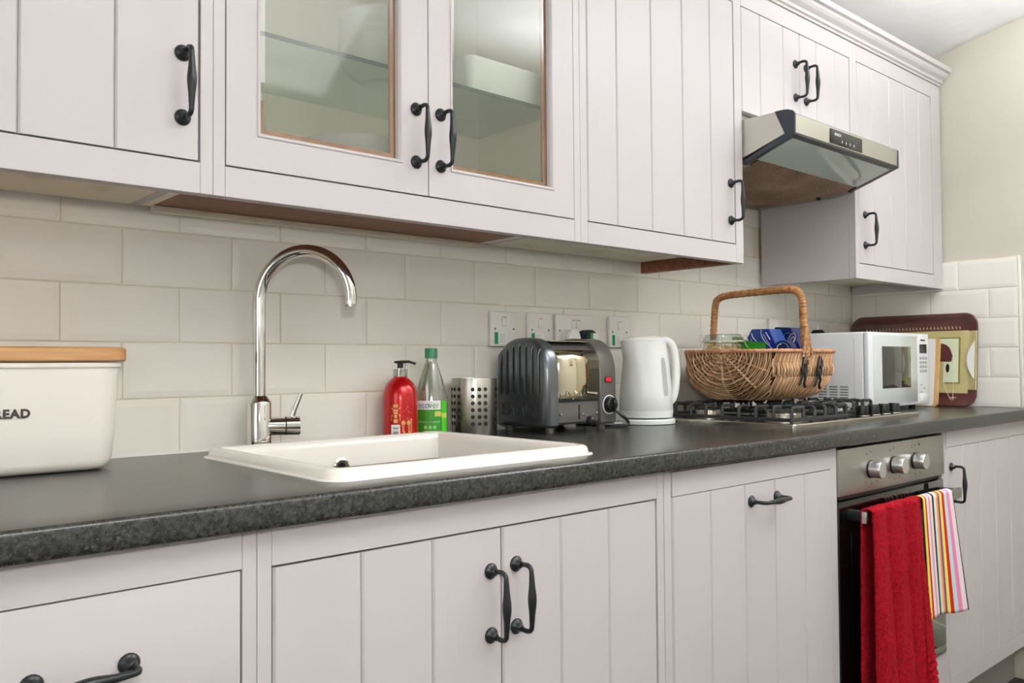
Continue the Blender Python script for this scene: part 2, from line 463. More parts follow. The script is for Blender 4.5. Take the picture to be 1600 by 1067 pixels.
# unit above the hood: two short doors
uD = thing('wall_cabinet', 'short two-door painted wall cabinet directly above the extractor hood', 'wall cabinet', (1.75, -0.17, 1.72), 'painted wall cabinets above the worktop')
member('stile', uD, 2.034, 2.0545, 1.722, ZT, DU); member('rail', uD, 1.4408, 2.034, ZD1+.0015, ZT, DU)
bx('bottom_panel', PAINT, uD, 1.4415, 2.0345, DU+.022, -0.0135, 1.716, 1.732)
bx('side_panel', PAINT, uD, 2.0365, 2.0545, DU+.0223, -0.0135, 1.733, ZT-.001)
bx('back_panel', CREAM, uD, 1.4415, 2.0345, -.02, -.0135, 1.733, ZT-.001)
door(uD, [1.4415, 1.5309, 1.6482, 1.7350], 1.734, ZD1-.001, DU, 1.7120, 1.871)
door(uD, [1.7370, 1.8299, 1.9396, 2.0320], 1.734, ZD1-.001, DU, 1.7700, 1.871)

# batten where boards meet tiles
# cornice
b = NB()
prof = [(DU+.02, 2.066), (DU-.004, 2.066), (DU-.006, 2.072), (DU-.012, 2.074), (DU-.014, 2.082), (DU-.026, 2.090), (DU-.032, 2.097), (DU-.034, 2.104), (DU-.044, 2.106), (DU-.045, 2.122), (DU+.02, 2.122)]
prism(b, prof, 'x', -0.7, XR-.0015)
tag(obj('cornice', b, PAINT_H, None), 'long moulded cornice running along the top of the wall cabinets', 'cornice')

# glazed unit
uB = thing('glazed_wall_cabinet', 'double wall cabinet with frosted glass doors above the sink', 'wall cabinet', (0.4245, -0.17, ZB), 'painted wall cabinets above the worktop')
gx0, gx1 = 0.0241, 0.8250
member('stile', uB, gx0, 0.0428, ZB, ZT, DU); member('stile', uB, 0.8062, gx1, ZB, ZT, DU)
member('rail', uB, 0.0428, 0.8062, ZB, ZD0-.0015, DU); member('rail', uB, 0.0428, 0.8062, ZD1+.0015, ZT, DU)
yi = DU+.022
LINING = mat('pale_cabinet_lining', (246, 239, 222), 0.6)
bx('side_panel', LINING, uB, gx0+.0005, gx0+.018, yi+.0003, -.0135, 1.363, ZT-.001)
bx('side_panel', LINING, uB, gx1-.018, gx1-.0005, yi+.0003, -.0135, 1.363, ZT-.001)
bx('bottom_panel', BROWNW, uB, gx0+.0185, gx1-.0185, yi+.0003, -.0135, 1.363, 1.3775)
bx('top_panel', LINING, uB, gx0+.0185, gx1-.0185, yi+.0003, -.0135, ZT-.018, ZT-.001)
bx('back_panel', mat('pale_cabinet_lining', (224, 214, 194), 0.6), uB, gx0+.0185, gx1-.0185, -.0195, -.0140, 1.378, ZT-.019)
shf = bx('glass_shelf', clear_glass('shelf_glass', (236, 246, 240), .94, .02), uB, gx0+.019, gx1-.019, -0.3005, -0.021, 1.6135, 1.6180)
bx('shelf_edge', SHELFG, shf, gx0+.019, gx1-.019, -0.3025, -0.3006, 1.6120, 1.6189)
bx('batten', CREAM, uB, gx0+.0185, gx1-.0185, -.030, -.0135, 1.352, 1.3628, 0.001)
def glass_door(x0, x1, ox0, ox1, hx):
    z0, z1 = ZD0+.001, ZD1-.001; oz0, oz1 = 1.4365, 1.955
    d = NB()
    for a, bb_, c, e in ((x0, ox0, z0, z1), (ox1, x1, z0, z1), (ox0, ox1, z0, oz0), (ox0, ox1, oz1, z1)):
        box(d, a, bb_, DU, DU+.022, c, e)
    dd = obj('door', d, PAINT, uB)
    m_ = NB()   # moulded inner edge
    r0 = [(ox0-.006, oz0-.006), (ox1+.006, oz0-.006), (ox1+.006, oz1+.006), (ox0-.006, oz1+.006)]
    prs = [(0.0, DU-.0003), (0.0015, DU-.0022), (.004, DU-.002), (.0075, DU+.003), (.0085, DU+.012)]
    rings = []
    for ins, y in prs:
        rings.append([m_.verts.new((px+(ins if i in (0, 3) else -ins), y, pz+(ins if i in (0, 1) else -ins))) for i, (px, pz) in enumerate(r0)])
    for a, c in zip(rings[:-1], rings[1:]):
        for k in range(4): j = (k+1) % 4; m_.faces.new((a[k], a[j], c[j], c[k]))
    obj('moulding', m_, PAINT, dd)
    bv = 0.0105
    gp_ = bx('glass_pane', [FROST, INNER_FACE], dd, ox0+.0025+bv, ox1-.0025-bv, DU+.0105, DU+.0118, oz0+.0025+bv, oz1-.0025-bv)
    for f in gp_.data.polygons: f.material_index = 0 if f.normal.y < -.5 else 1     # only the room side is sandblasted
    e_ = NB()
    for a, bb_, c, e in ((ox0+.001, ox0+.0025+bv, oz0, oz1), (ox1-.0025-bv, ox1-.001, oz0, oz1), (ox0+.0025+bv, ox1-.0025-bv, oz0, oz0+.0025+bv), (ox0+.0025+bv, ox1-.0025-bv, oz1-.0025-bv, oz1)):
        v = [e_.verts.new(p) for p in ((a, DU+.011, c), (bb_, DU+.011, c), (bb_, DU+.011, e), (a, DU+.011, e))]; e_.faces.new(v)
    obj('clear_glass_border', e_, CLEAR, dd)
    for a, bb_, c, e in ((ox0+.0005, ox0+.012, oz0, 1.495), (ox1-.012, ox1-.0002, oz0, oz1), (ox0+.012, ox1-.012, oz0, oz0+.012)):
        bx('wooden_bead', OAKW, dd, a, bb_, DU+.0135, DU+.0200, c, e)
    handle(dd, hx, DU, 1.4855)
glass_door(0.0444, 0.4240, 0.1000, 0.3630, 0.3975)
glass_door(0.4262, 0.8046, 0.4815, 0.7395, 0.4525)

# crockery inside the glazed cabinet
WCH = mat('white_china', (250, 250, 248), 0.25, coat=0.2)
def dish(name, label, cat, group, cx, cy, z, prof, seg=36):
    bb = NB(); lathe(bb, prof, (cx, cy, z), seg)
    return tag(obj(name, bb, WCH, None, True, loc=(cx, cy, z)), label, cat, group)
plate = [(0, .002), (.05, .002), (.056, 0), (.06, .002), (.085, .007), (.112, .016), (.115, .018), (.112, .0185), (.08, .0105), (.055, .006), (0, .006)]
bowl = [(0, .003), (.03, .003), (.034, 0), (.038, .003), (.058, .016), (.070, .036), (.073, .05), (.0705, .05), (.066, .037), (.054, .02), (.034, .008), (0, .007)]
names = ['bottom', 'second', 'third', 'fourth', 'fifth', 'top']
for i, n_ in enumerate(['lowest', 'second', 'third', 'fourth', 'fifth', 'sixth', 'seventh', 'eighth', 'ninth', 'topmost']):
    dish('dinner_plate', 'white dinner plate, %s from the bottom of the stack behind the left glass door' % n_ if n_ not in ('lowest', 'topmost') else 'white dinner plate, %s of the stack behind the left glass door' % n_, 'plate', 'white plates behind frosted glass', 0.385, -0.1700, 1.379+i*.0105, [(r*1.08, z) for r, z in plate])
for i, n_ in enumerate(['lowest', 'second', 'third', 'fourth', 'highest']):
    dish('bowl', 'white bowl, %s in the stack on the glass shelf near the door meeting' % n_, 'bowl', 'white bowls on the glass shelf', 0.425, -0.2030, 1.6190+i*.017, [(r*1.25, z*1.1) for r, z in bowl])
for i, n_ in enumerate(['lower', 'upper']):
    dish('side_plate', 'white side plate, %s one low behind the right glass door' % n_, 'plate', 'white plates behind frosted glass', 0.640, -0.20, 1.379+i*.0075, [(r*.85, z) for r, z in plate])
b = NB(); rloft(b, 0.560, 0.795, -0.297, -0.10, .02, [(0.012, 1.6190), (.004, 1.640), (0, 1.6890), (.004, 1.6890), (.008, 1.642), (.016, 1.624)])
tag(obj('oven_dish', b, WCH, None, True, loc=(.69, -.18, 1.619)), 'white rectangular oven dish on the glass shelf behind the right glass door', 'dish')

# ------------------------------------------------------------------ extractor hood
H = thing('extractor_hood', 'slim stainless steel visor extractor hood under the short cabinet above the hob', 'extractor hood', (1.74, -0.2, 1.585))
hx0, hx1 = 1.446, 2.031
side = [(-.0135, 1.712), (-.440, 1.709), (-.468, 1.648), (-.3435, 1.602), (-.285, 1.5855), (-.0135, 1.5855)]
b = NB(); prism(b, [(-.0135, 1.710), (-.438, 1.707), (-.466, 1.655), (-.34, 1.612), (-.285, 1.597), (-.0135, 1.597)], 'x', hx0+.002, hx1-.002)
obj('housing', b, STEEL, H)
SIDEG = mat('satin_grey_metal', (206, 203, 192), 0.42, metal=0.6)
for xa in (hx0, hx1-.002):
    b = NB(); prism(b, [(-.0135, 1.712), (-.440, 1.709), (-.468, 1.650), (-.3435, 1.610), (-.285, 1.596), (-.0135, 1.596)], 'x', xa, xa+.002); obj('side_panel', b, SIDEG, H)
# front panel and caps
b = NB(); prism(b, [(-.440, 1.7092), (-.462, 1.708), (-.484, 1.701), (-.4915, 1.694), (-.4905, 1.6475), (-.4665, 1.6475)], 'x', hx0+.006, hx1-.006); obj('front_panel', b, STEEL_H, H)
b = NB(); prism(b, [(-.438, 1.710), (-.455, 1.7105), (-.474, 1.7085), (-.488, 1.703), (-.4935, 1.695), (-.4925, 1.6435), (-.468, 1.6425)], 'x', hx0-.001, hx0+.006); obj('end_cap', b, DGREY, H)
b = NB(); prism(b, [(-.440, 1.7090), (-.462, 1.7078), (-.484, 1.7008), (-.4925, 1.694), (-.4925, 1.6435), (-.468, 1.6425)], 'x', hx1-.0059, hx1+.001); obj('end_cap', b, DGREY, H)
for xa in (hx0-.0008, hx1-.016):
    b = NB(); prism(b, [(-.4925, 1.6475), (-.4925, 1.643), (-.3435, 1.5915), (-.3435, 1.6025), (-.468, 1.649)], 'x', xa, xa+.0168); obj('edge_trim', b, DGREY, H)
b = NB(); prism(b, [(-.4927, 1.6475), (-.4927, 1.6415), (-.478, 1.637), (-.478, 1.6475)], 'x', hx0+.016, hx1-.016); obj('lower_edge', b, BPLAST, H)
SG = mat('smoky_light_glass', (176, 190, 176), 0.12, coat=0.5)
b = NB(); prism(b, [(-.478, 1.6385), (-.478, 1.643), (-.372, 1.607), (-.372, 1.6025)], 'x', hx0+.018, hx1-.018); obj('light_cover', b, SG, H)
b = NB(); prism(b, [(-.3435, 1.602), (-.3435, 1.5925), (-.285, 1.5845), (-.0135, 1.5845), (-.0135, 1.596), (-.285, 1.596)], 'x', hx0, hx1); obj('underside_frame', b, mat('grey_underside', (150, 148, 142), 0.4, metal=0.5), H)
def filt():
    m = bpy.data.materials.new('grease_filter_mesh'); m.use_nodes = True; nt = m.node_tree; bb = nt.nodes['Principled BSDF']
    tc = nt.nodes.new('ShaderNodeTexCoord'); v = nt.nodes.new('ShaderNodeTexVoronoi'); v.inputs['Scale'].default_value = 240
    n = nt.nodes.new('ShaderNodeTexNoise'); n.inputs['Scale'].default_value = 6
    nt.links.new(tc.outputs['Object'], v.inputs['Vector']); nt.links.new(tc.outputs['Object'], n.inputs['Vector'])
    r = nt.nodes.new('ShaderNodeValToRGB'); r.color_ramp.elements[0].color = (*lin((72, 52, 38)), 1); r.color_ramp.elements[1].color = (*lin((176, 146, 116)), 1); r.color_ramp.elements[1].position = 0.6
    nt.links.new(v.outputs['Distance'], r.inputs[0])
    r2 = nt.nodes.new('ShaderNodeValToRGB'); r2.color_ramp.elements[0].position = .35; r2.color_ramp.elements[0].color = (.5, .45, .38, 1); r2.color_ramp.elements[1].position = .65; r2.color_ramp.elements[1].color = (1, 1, 1, 1)
    nt.links.new(n.outputs['Fac'], r2.inputs[0])
    mx = nt.nodes.new('ShaderNodeMix'); mx.data_type = 'RGBA'; mx.blend_type = 'MULTIPLY'; mx.inputs[0].default_value = 1
    nt.links.new(r.outputs[0], mx.inputs[6]); nt.links.new(r2.outputs[0], mx.inputs[7]); nt.links.new(mx.outputs[2], bb.inputs['Base Color'])
    bb.inputs['Roughness'].default_value = .5; bb.inputs['Metallic'].default_value = .25
    bp = nt.nodes.new('ShaderNodeBump'); bp.inputs['Distance'].default_value = .002; nt.links.new(v.outputs['Distance'], bp.inputs['Height']); nt.links.new(bp.outputs[0], bb.inputs['Normal'])
    return m
b = NB(); prism(b, [(-.371, 1.6018), (-.371, 1.607), (-.3435, 1.600), (-.285, 1.592), (-.035, 1.592), (-.035, 1.5835), (-.284, 1.5835), (-.344, 1.5915)], 'x', hx0+.03, hx1-.03); obj('grease_filter', b, filt(), H)
b = NB(); lathe(b, [(0, 0), (.006, 0), (.007, -.004), (.005, -.009), (0, -.010)], (1.985, -.262, 1.5845), 14); obj('knob', b, BPLAST, H, True)
cp = bx('control_panel', BPLAST, H, 1.6265, 1.8035, -.4932, -.4885, 1.6515, 1.6895, .001)
text('lettering', 'BOSCH', .0105, PAPER, cp, (1.665, -.4936, 1.677), FACE_MY, space=1.0)
for i in range(4):
    bx('button', mat('button_grey', (205, 205, 200), .4), cp, 1.686+i*.022, 1.690+i*.022, -.4942, -.4930, 1.659, 1.665)
    bx('slider', mat('slider_grey', (40, 42, 44), .3), cp, 1.680+i*.022, 1.696+i*.022, -.4937, -.4930, 1.6675, 1.672)

# ------------------------------------------------------------------ base units
def base_unit(name, label, x0, x1, y0=DL):
    u = thing(name, label, 'base cabinet', ((x0+x1)/2, -0.3, 0.0), 'painted base cabinets under the worktop')
    bx('carcass', GAP, u, x0+.001, x1-.001, DL+.0245, -.02, 0.13, 0.8725)
    return u
ZL0, ZL1, ZLT = 0.188, 0.8225, 0.873
# drawer unit at far left
u = base_unit('drawer_unit', 'painted base unit with wide flat drawers at far left under the bread bin', -0.68, -0.0285)
member('stile', u, -0.047, -0.0285, 0.13, ZLT, DL); member('stile', u, -0.68, -0.64, 0.13, ZLT, DL)
member('rail', u, -0.64, -0.047, 0.8262, ZLT, DL); member('rail', u, -0.64, -0.047, 0.13, ZL0, DL)
for za, zb in ((0.612, 0.8245), (0.403, 0.6085), (0.19, 0.3995)):
    d = bx('drawer', PAINT_H, u, -0.637, -0.0493, DL, DL+.022, za, zb, 0.0012)
    if za > 0.6: handle(d, -0.2255, DL, 0.745, True); 
    else: handle(d, -0.2255, DL, zb-.08, True)
# sink unit
u = base_unit('sink_base_unit', 'double-door painted base cabinet under the sink', -0.0282, 0.7600)
member('stile', u, -0.0282, -0.0090, 0.13, ZLT, DL); member('stile', u, 0.7410, 0.7600, 0.13, ZLT, DL)
member('rail', u, -0.0090, 0.7410, 0.8240, ZLT, DL); member('rail', u, -0.0090, 0.7410, 0.13, ZL0, DL)
door(u, [-0.0068, 0.1202, 0.2374, 0.3670], ZL0+.002, ZL1-.001, DL, 0.3440, 0.7115)
door(u, [0.3690, 0.4944, 0.6103, 0.7385], ZL0+.002, ZL1-.001, DL, 0.3950, 0.7145)
# appliance front
u = base_unit('appliance_cabinet', 'painted five-board appliance front with a small horizontal handle, left of the oven', 0.7602, 1.4020)
member('stile', u, 0.7602, 0.7815, 0.13, ZLT, DL-.001); member('stile', u, 1.3725, 1.4015, 0.13, ZLT, DL-.001)
member('drawer_front', u, 0.7830, 1.3718, 0.8232, 0.8690, DL-.003)
door(u, [0.7830, 0.9021, 1.0203, 1.1327, 1.2524, 1.3718], 0.132, 0.8222, DL-.003, 1.090, 0.786, True)
# right-hand unit
u = base_unit('base_cabinet', 'painted five-board base cabinet right of the oven in the corner', 2.0000, XR-.002)
member('stile', u, 2.0000, 2.0290, 0.13, ZLT, DL); member('rail', u, 2.0305, 2.6690, 0.826, ZLT, DL-.001)
member('stile', u, 2.6700, XR-.003, 0.13, ZLT, DL)
member('rail', u, 2.0305, 2.6690, 0.137, 0.184, DL-.001)
door(u, [2.0310, 2.1538, 2.2755, 2.3999, 2.5270, 2.6685], 0.1845, 0.825, DL-.001, 2.0585, 0.7215)
# plinth
tag(bx('plinth', mat('plinth_paint', (150, 144, 138), .6), None, -0.7, XR-.002, DL+.055, DL+.072, 0.0005, 0.129), 'long recessed plinth board under the base cabinets', 'plinth')

# ------------------------------------------------------------------ worktop
wt = thing('worktop', 'continuous dark speckled slate-grey laminate worktop along the wall', 'worktop', (1.0, -0.3, 0.874))
YW = -0.6352; Z0 = 0.8738
def wt_prof():
    r = .007; p = []
    p.append((-.57, Z0)); 
    for i in range(5): a = -PI/2*i/4; p.append((YW+r+r*math.cos(PI+PI/2-PI/2*i/4-PI*0) if False else YW+r-r*math.sin(PI/2*i/4), Z0+r-r*math.cos(PI/2*i/4)))
    for i in range(5): p.append((YW+r-r*math.cos(PI/2*i/4), ZW-r+r*math.sin(PI/2*i/4)))
    p.append((-.57, ZW)); return p
# counter cut-outs: sink and hob are set into it
sx0, sx1, sy0, sy1 = 0.113, 0.632, -0.552, -0.098
b = NB()
prism(b, wt_prof(), 'x', -0.75, XR-.0005)
bmesh.ops.remove_doubles(b, verts=b.verts, dist=1e-6)
def slab(a, c, y0, y1): box(b, a, c, y0, y1, Z0, ZW)
slab(-0.75, sx0+.02, -.57, -.0005); slab(sx1-.02, XR-.0005, -.57, -.0005); slab(sx0+.02, sx1-.02, sy1-.02, -.0005); slab(sx0+.02, sx1-.02, -.57, sy0+.03)
obj('slab', b, SLATE, wt, True, angle=0.5)
tag(bx('sealant_strip', mat('sealant', (236, 234, 226), .4), wt, -0.75, XR-.003, -.0075, -.003, ZW+.0002, ZW+.004), 'white sealant bead')

# ------------------------------------------------------------------ sink
sk = thing('inset_sink', 'white ceramic inset sink with rounded raised rim', 'sink', (.37, -.33, .91))
b = NB()
x0, x1, y0, y1 = 0.104, 0.640, -0.560, -0.092
rloft(b, x0, x1, y0, y1, .035, [(0, .9104), (-.002, .9125), (.0005, .9135), (.003, .9135), (.0035, .918), (.006, .9235), (.011, .9265), (.019, .9275), (.027, .926), (.032, .922), (.036, .912), (.038, .86), (.042, .76), (.052, .742), (.09, .736)], n=8, cap0=False)
obj('basin', b, CERAM, sk, True, angle=1.2)
b = NB(); rloft(b, x0-.0045, x1+.0045, y0-.0045, y1+.0045, .039, [(0, .9102), (.0015, .9122), (.0035, .9126)], n=8, cap0=False, cap1=False); obj('sealant_bead', b, MATS['sealant'], sk, True)
# overflow on the back wall of the basin
b = NB(); lathe(b, [(.0070, .0), (.0165, .0), (.0175, .002), (.0140, .0040), (.0085, .0030), (.0070, 0)], (.366, -.1325, .8735), 28, axis='Y'); obj('overflow_ring', b, CHROME, sk, True)
b = NB(); lathe(b, [(0, .0005), (.0072, .0005), (.0072, .0)], (.366, -.1325, .8735), 16, axis='Y'); obj('overflow_hole', b, BPLAST, sk)
b = NB(); lathe(b, [(0, .0), (.03, .0), (.042, .002), (.045, .0), (.045, -.004)], (.372, -.33, .740), 28); obj('waste_ring', b, CHROME, sk, True)

# ------------------------------------------------------------------ tap
tp = thing('kitchen_tap', 'tall chrome swan-neck mixer tap behind the sink', 'tap', (.235, -.055, .91))
tx, ty = .235, -.052
b = NB(); lathe(b, [(0, .9103), (.026, .9103), (.0265, .913), (.0235, .914), (.0235, 1.000), (.0225, 1.003), (.0145, 1.014), (0, 1.014)], (tx, ty, 0), 36); obj('body', b, CHROME, tp, True)
dx, dy = .113, -.148; L_ = math.hypot(dx, dy); dx /= L_; dy /= L_; rr = L_/2
pts = [(tx, ty, 1.013+i*.02) for i in range(9)]
zc_ = 1.198
for i in range(0, 27):
    a = PI - (PI+0.12)*i/26
    pts.append((tx+dx*(rr+rr*math.cos(a)), ty+dy*(rr+rr*math.cos(a)), zc_+rr*1.0*math.sin(a)))
b = NB(); tube(b, pts, .0118, 20); obj('spout', b, CHROME, tp, True)
b = NB(); lathe(b, [(0.006, 0), (.0098, 0), (.0098, -.004), (.006, -.004)], (pts[-1][0], pts[-1][1], pts[-1][2]-.0005), 16); obj('aerator', b, STEEL, tp, True)
# lever body points right and slightly forward
lx, ly = math.cos(-.42), math.sin(-.42)
P0 = Vector((tx, ty, .955))
def lp(t, dz=0): return (P0.x+lx*t, P0.y+ly*t, P0.z+dz)
b = NB(); tube(b, [lp(.012), lp(.048)], .0175, 24); obj('valve_arm', b, CHROME, tp, True)
b = NB(); tube(b, [lp(.0481), lp(.0503)], .0182, 24); obj('seal_ring', b, BPLAST, tp, True)
b = NB(); tube(b, [lp(.0505), lp(.074), lp(.076)], [.0180, .0180, .0165], 24)
tube(b, [lp(.060, .013), lp(.066, .032), lp(.078, .062)], [.0055, .0045, .0042], 12); obj('lever', b, CHROME, tp, True)

# ------------------------------------------------------------------ bread bin
bb_ = thing('bread_bin', 'white enamel bread bin with bamboo lid at the left end of the worktop', 'bread bin', (-.22, -.1, .9105))
bx0, bx1, by0, by1 = -.405, -.050, -.190, -.012
b = NB(); rloft(b, bx0, bx1, by0, by1, .05, [(.034, .9106), (.024, .9120), (.015, .917), (.0105, .927), (.0055, .975), (.0015, 1.040), (0, 1.071), (-.003, 1.0715), (-.0042, 1.0745), (-.003, 1.0785), (.002, 1.0795)], n=9); obj('body', b, ENAM, bb_, True, angle=1.0)
BAMB = mat('bamboo', (206, 158, 104), .45, noise=(5, (178, 124, 74), .35, .7, (1.2, 10, 22)))
b = NB(); rloft(b, bx0-.010, bx1+.010, by0-.009, by1+.006, .056, [(.004, 1.0802), (0, 1.0825), (0, 1.0990), (.003, 1.1020), (.008, 1.1030)], n=9); obj('lid', b, BAMB, bb_, True, angle=.8)
text('lettering', 'BREAD', .0175, PRINT, bb_, (-.2150, by0+.0042-.0010, 1.0035), (PI/2-.04, 0, 0), ext=.0006, space=1.13, sx=1.0, wt_=.0008)

# ------------------------------------------------------------------ soap dispenser
so = thing('soap_dispenser', 'red hand soap bottle with black pump and gold festive print behind the sink', 'soap bottle', (.5575, -.055, .91))
SX, SY = .5575, -.055
REDM = mat('metallic_red', (190, 8, 18), .25, metal=.35, coat=.5)
b = NB(); lathe(b, [(0, .9105), (.036, .9105), (.0385, .913), (.0385, .995), (.0375, 1.008), (.034, 1.022), (.028, 1.033), (.020, 1.041), (.0155, 1.044), (.0155, 1.046), (0, 1.046)], (SX, SY, 0), 40); bd = obj('bottle', b, REDM, so, True)
b = NB(); lathe(b, [(.015, 1.0462), (.0150, 1.0478), (.0118, 1.048), (.0118, 1.0635), (0, 1.0635)], (SX, SY, 0), 24); obj('collar', b, CHROME, so, True)
b = NB(); lathe(b, [(0, 1.064), (.0062, 1.064), (.0062, 1.075), (.0072, 1.0755), (.0075, 1.0785), (0, 1.0785)], (SX, SY, 0), 18)
ang = -.55
tube(b, [(SX-.013*math.cos(ang), SY-.013*math.sin(ang), 1.0775), (SX, SY, 1.0775), (SX+.018*math.cos(ang), SY+.018*math.sin(ang), 1.0785), (SX+.034*math.cos(ang), SY+.034*math.sin(ang), 1.0735)], [.0022, .0035, .003, .0026], 8); obj('pump', b, BPLAST, so, True)
b = NB(); lathe(b, [(.0162, 1.0463), (.0162, 1.062), (.0152, 1.0622), (.0152, 1.0463)], (SX, SY, 0), 24); obj('clear_overcap', b, clear_glass('clear_plastic', (240, 240, 238), .9), so, True)
FWD = math.atan2(CAM.y-SY, CAM.x-SX)
def patch(name, cx, cy, r, a0, a1, z0, z1, m, parent, n=8, ov=.0004):
    bb = NB(); rows = []
    for z in (z0, z1): rows.append([(cx+(r+ov)*math.cos(a0+(a1-a0)*i/n), cy+(r+ov)*math.sin(a0+(a1-a0)*i/n), z) for i in range(n+1)])
    for z in (z1, z0): rows.append([(cx+(r-.0002)*math.cos(a0+(a1-a0)*i/n), cy+(r-.0002)*math.sin(a0+(a1-a0)*i/n), z) for i in range(n+1)])
    grid(bb, rows); return obj(name, bb, m, parent, True)
lab = patch('barcode_label', SX, SY, .0385, FWD-.52, FWD-.02+.0, .918, .944, PAPER, so)
lab.location.z += 0
for i in range(7): patch('barcode_bar', SX, SY, .0389, FWD-.42, FWD-.10, .9215+i*.0028, .9215+i*.0028+(.0018 if i in (1, 2, 5) else .0007), mat('barcode_ink', (70, 74, 78), .6), lab, ov=.0002)
b = NB()
def blob(a, z, w_, h_, n=10):
    vs = []
    for i in range(n):
        t = 2*PI*i/n; aa = FWD+a+w_*math.cos(t)/.0385; vs.append(b.verts.new((SX+.0391*math.cos(aa), SY+.0391*math.sin(aa), z+h_*math.sin(t))))
    b.faces.new(vs)
def gbar(a, z, w_, h_):
    vs = [b.verts.new((SX+.0391*math.cos(FWD+a+s*w_/.0385), SY+.0391*math.sin(FWD+a+s*w_/.0385), z+t*h_)) for s, t in ((-1, -1), (1, -1), (1, 1), (-1, 1))]; b.faces.new(vs)
gbar(-.26, .984, .0052, .003); gbar(-.26, .9785, .0095, .0008); gbar(-.26, .9745, .0058, .002); gbar(-.26, .969, .0045, .0022); gbar(-.26, .962, .0032, .0035); gbar(-.26, .952, .0045, .004)
gbar(-.02, .959, .0006, .006); gbar(-.5, .958, .0006, .006); blob(-.05, .965, .0015, .002); blob(-.47, .963, .0016, .002)
for q in (-.006, .006):
    blob(.32+q/.04, .948, .0045, .0052)
for q in range(4): gbar(.32, .941-q*.0035, .0085, .0012)
gbar(.36, .924, .008, .006); gbar(.62, .94, .0012, .013); blob(.62, .954, .0022, .003); gbar(.2, .930, .012, .0006); gbar(.18, .925, .0006, .008)
random.seed(3)
for q in range(16): blob(random.uniform(.0, .6), random.uniform(.955, .985), .0006, .0007, 6)
obj('gold_print', b, GOLD, so)

# ------------------------------------------------------------------ washing-up liquid
EX, EY = .6420, -.053
ec = thing('washing_up_liquid_bottle', 'clear washing-up liquid bottle with green cap and green label', 'bottle', (EX, EY, .91))
eang = math.atan2(CAM.y-EY, CAM.x-EX)
BOTG = clear_glass('grey_clear_plastic', (214, 218, 206), .72, .12)
pr_ = [(.0, .9105), (.033, .9105), (.036, .914), (.036, .988)]
for i in range(15):
    t = i/14; r = .036-(.036-.0125)*(t**1.35)
    pr_.append((r+.0004*(1 if i % 2 else -1), .990+.088*t))
pr_ += [(.0122, 1.082), (.0122, 1.09)]
b = NB(); lathe(b, pr_, (EX, EY, 0), 36, sy=.72, sx=1.0, rot=eang+PI/2); obj('bottle', b, BOTG, ec, True)
b = NB(); lathe(b, [(0, .912), (.034, .912), (.0348, .915), (.0348, .992), (0, .992)], (EX, EY, 0), 32, sy=.70, rot=eang+PI/2); obj('liquid', b, mat('pale_green_liquid', (150, 176, 120), .2), ec, True)
b = NB(); lathe(b, [(0, 1.0855), (.0142, 1.0855), (.0142, 1.1065), (.0132, 1.1080), (0, 1.1080)], (EX, EY, 0), 24); obj('cap', b, mat('green_cap', (58, 138, 96), .35), ec, True)
def epatch(name, a0, a1, z0, z1, m, ov=.0005, parent=ec, n=10):
    bb = NB(); rows = []
    def P(a, z, o):
        X = (.036+o)*math.cos(a); Y = (.036+o)*.72*math.sin(a); r = eang+PI/2
        return (EX+X*math.cos(r)-Y*math.sin(r), EY+X*math.sin(r)+Y*math.cos(r), z)
    for z, o in ((z0, ov), (z1, ov), (z1, -.0003), (z0, -.0003)): rows.append([P(a0+(a1-a0)*i/n, z, o) for i in range(n+1)])
    grid(bb, rows); return obj(name, bb, m, parent, True)
# front of the bottle is at local angle -pi/2 .. seen from the camera
G1 = mat('label_green', (62, 150, 44), .35); G2 = mat('label_bright_green', (78, 196, 40), .3)
c0 = -PI/2
epatch('green_label', c0-1.35, c0+.62, .914, .972, G1)
epatch('white_label', c0-1.35, c0+.60, .972, .992, PAPER)
epatch('side_label', c0+.66, c0+1.25, .916, .990, G2)
ll = epatch('lime_print', c0+.2, c0+.62, .957, .968, mat('lime_print', (196, 206, 96), .4), .0009)
epatch('lime_print', c0+.66, c0+1.15, .953, .964, mat('lime_print', (196, 206, 96), .4), .0009)
def ebend(dz):
    def f(co):
        a = c0+(co.x)/.033*1.0
        X = .0372*math.cos(a); Y = .0372*.72*math.sin(a); r = eang+PI/2
        return Vector((X*math.cos(r)-Y*math.sin(r), X*math.sin(r)+Y*math.cos(r), co.y))
    return f
text('lettering', 'eco', .021, mat('print_blue', (40, 150, 200), .5), ec, (EX, EY, .9815), (0, 0, 0), bend=lambda co: ebend(0)(Vector((co.x*.8-.0160, co.y, 0))))
text('lettering', 'ver', .021, mat('print_lightgreen', (110, 180, 60), .5), ec, (EX, EY, .9815), (0, 0, 0), bend=lambda co: ebend(0)(Vector((co.x*.8+.0055, co.y, 0))))
text('lettering', 'WASHING-UP LIQUID', .0050, PAPER, ec, (EX, EY, .9445), (0, 0, 0), bend=lambda co: ebend(0)(Vector((co.x-.006, co.y, 0))))
for q in range(3): epatch('round_symbol', c0-.45+q*.28, c0-.27+q*.28, .929, .9365, mat('pale_green_print', (150, 206, 130), .5), .0009, n=4)
for q in range(2): epatch('small_print', c0-.5, c0+.3, .9205+q*.0028, .9218+q*.0028, PAPER, .0009)

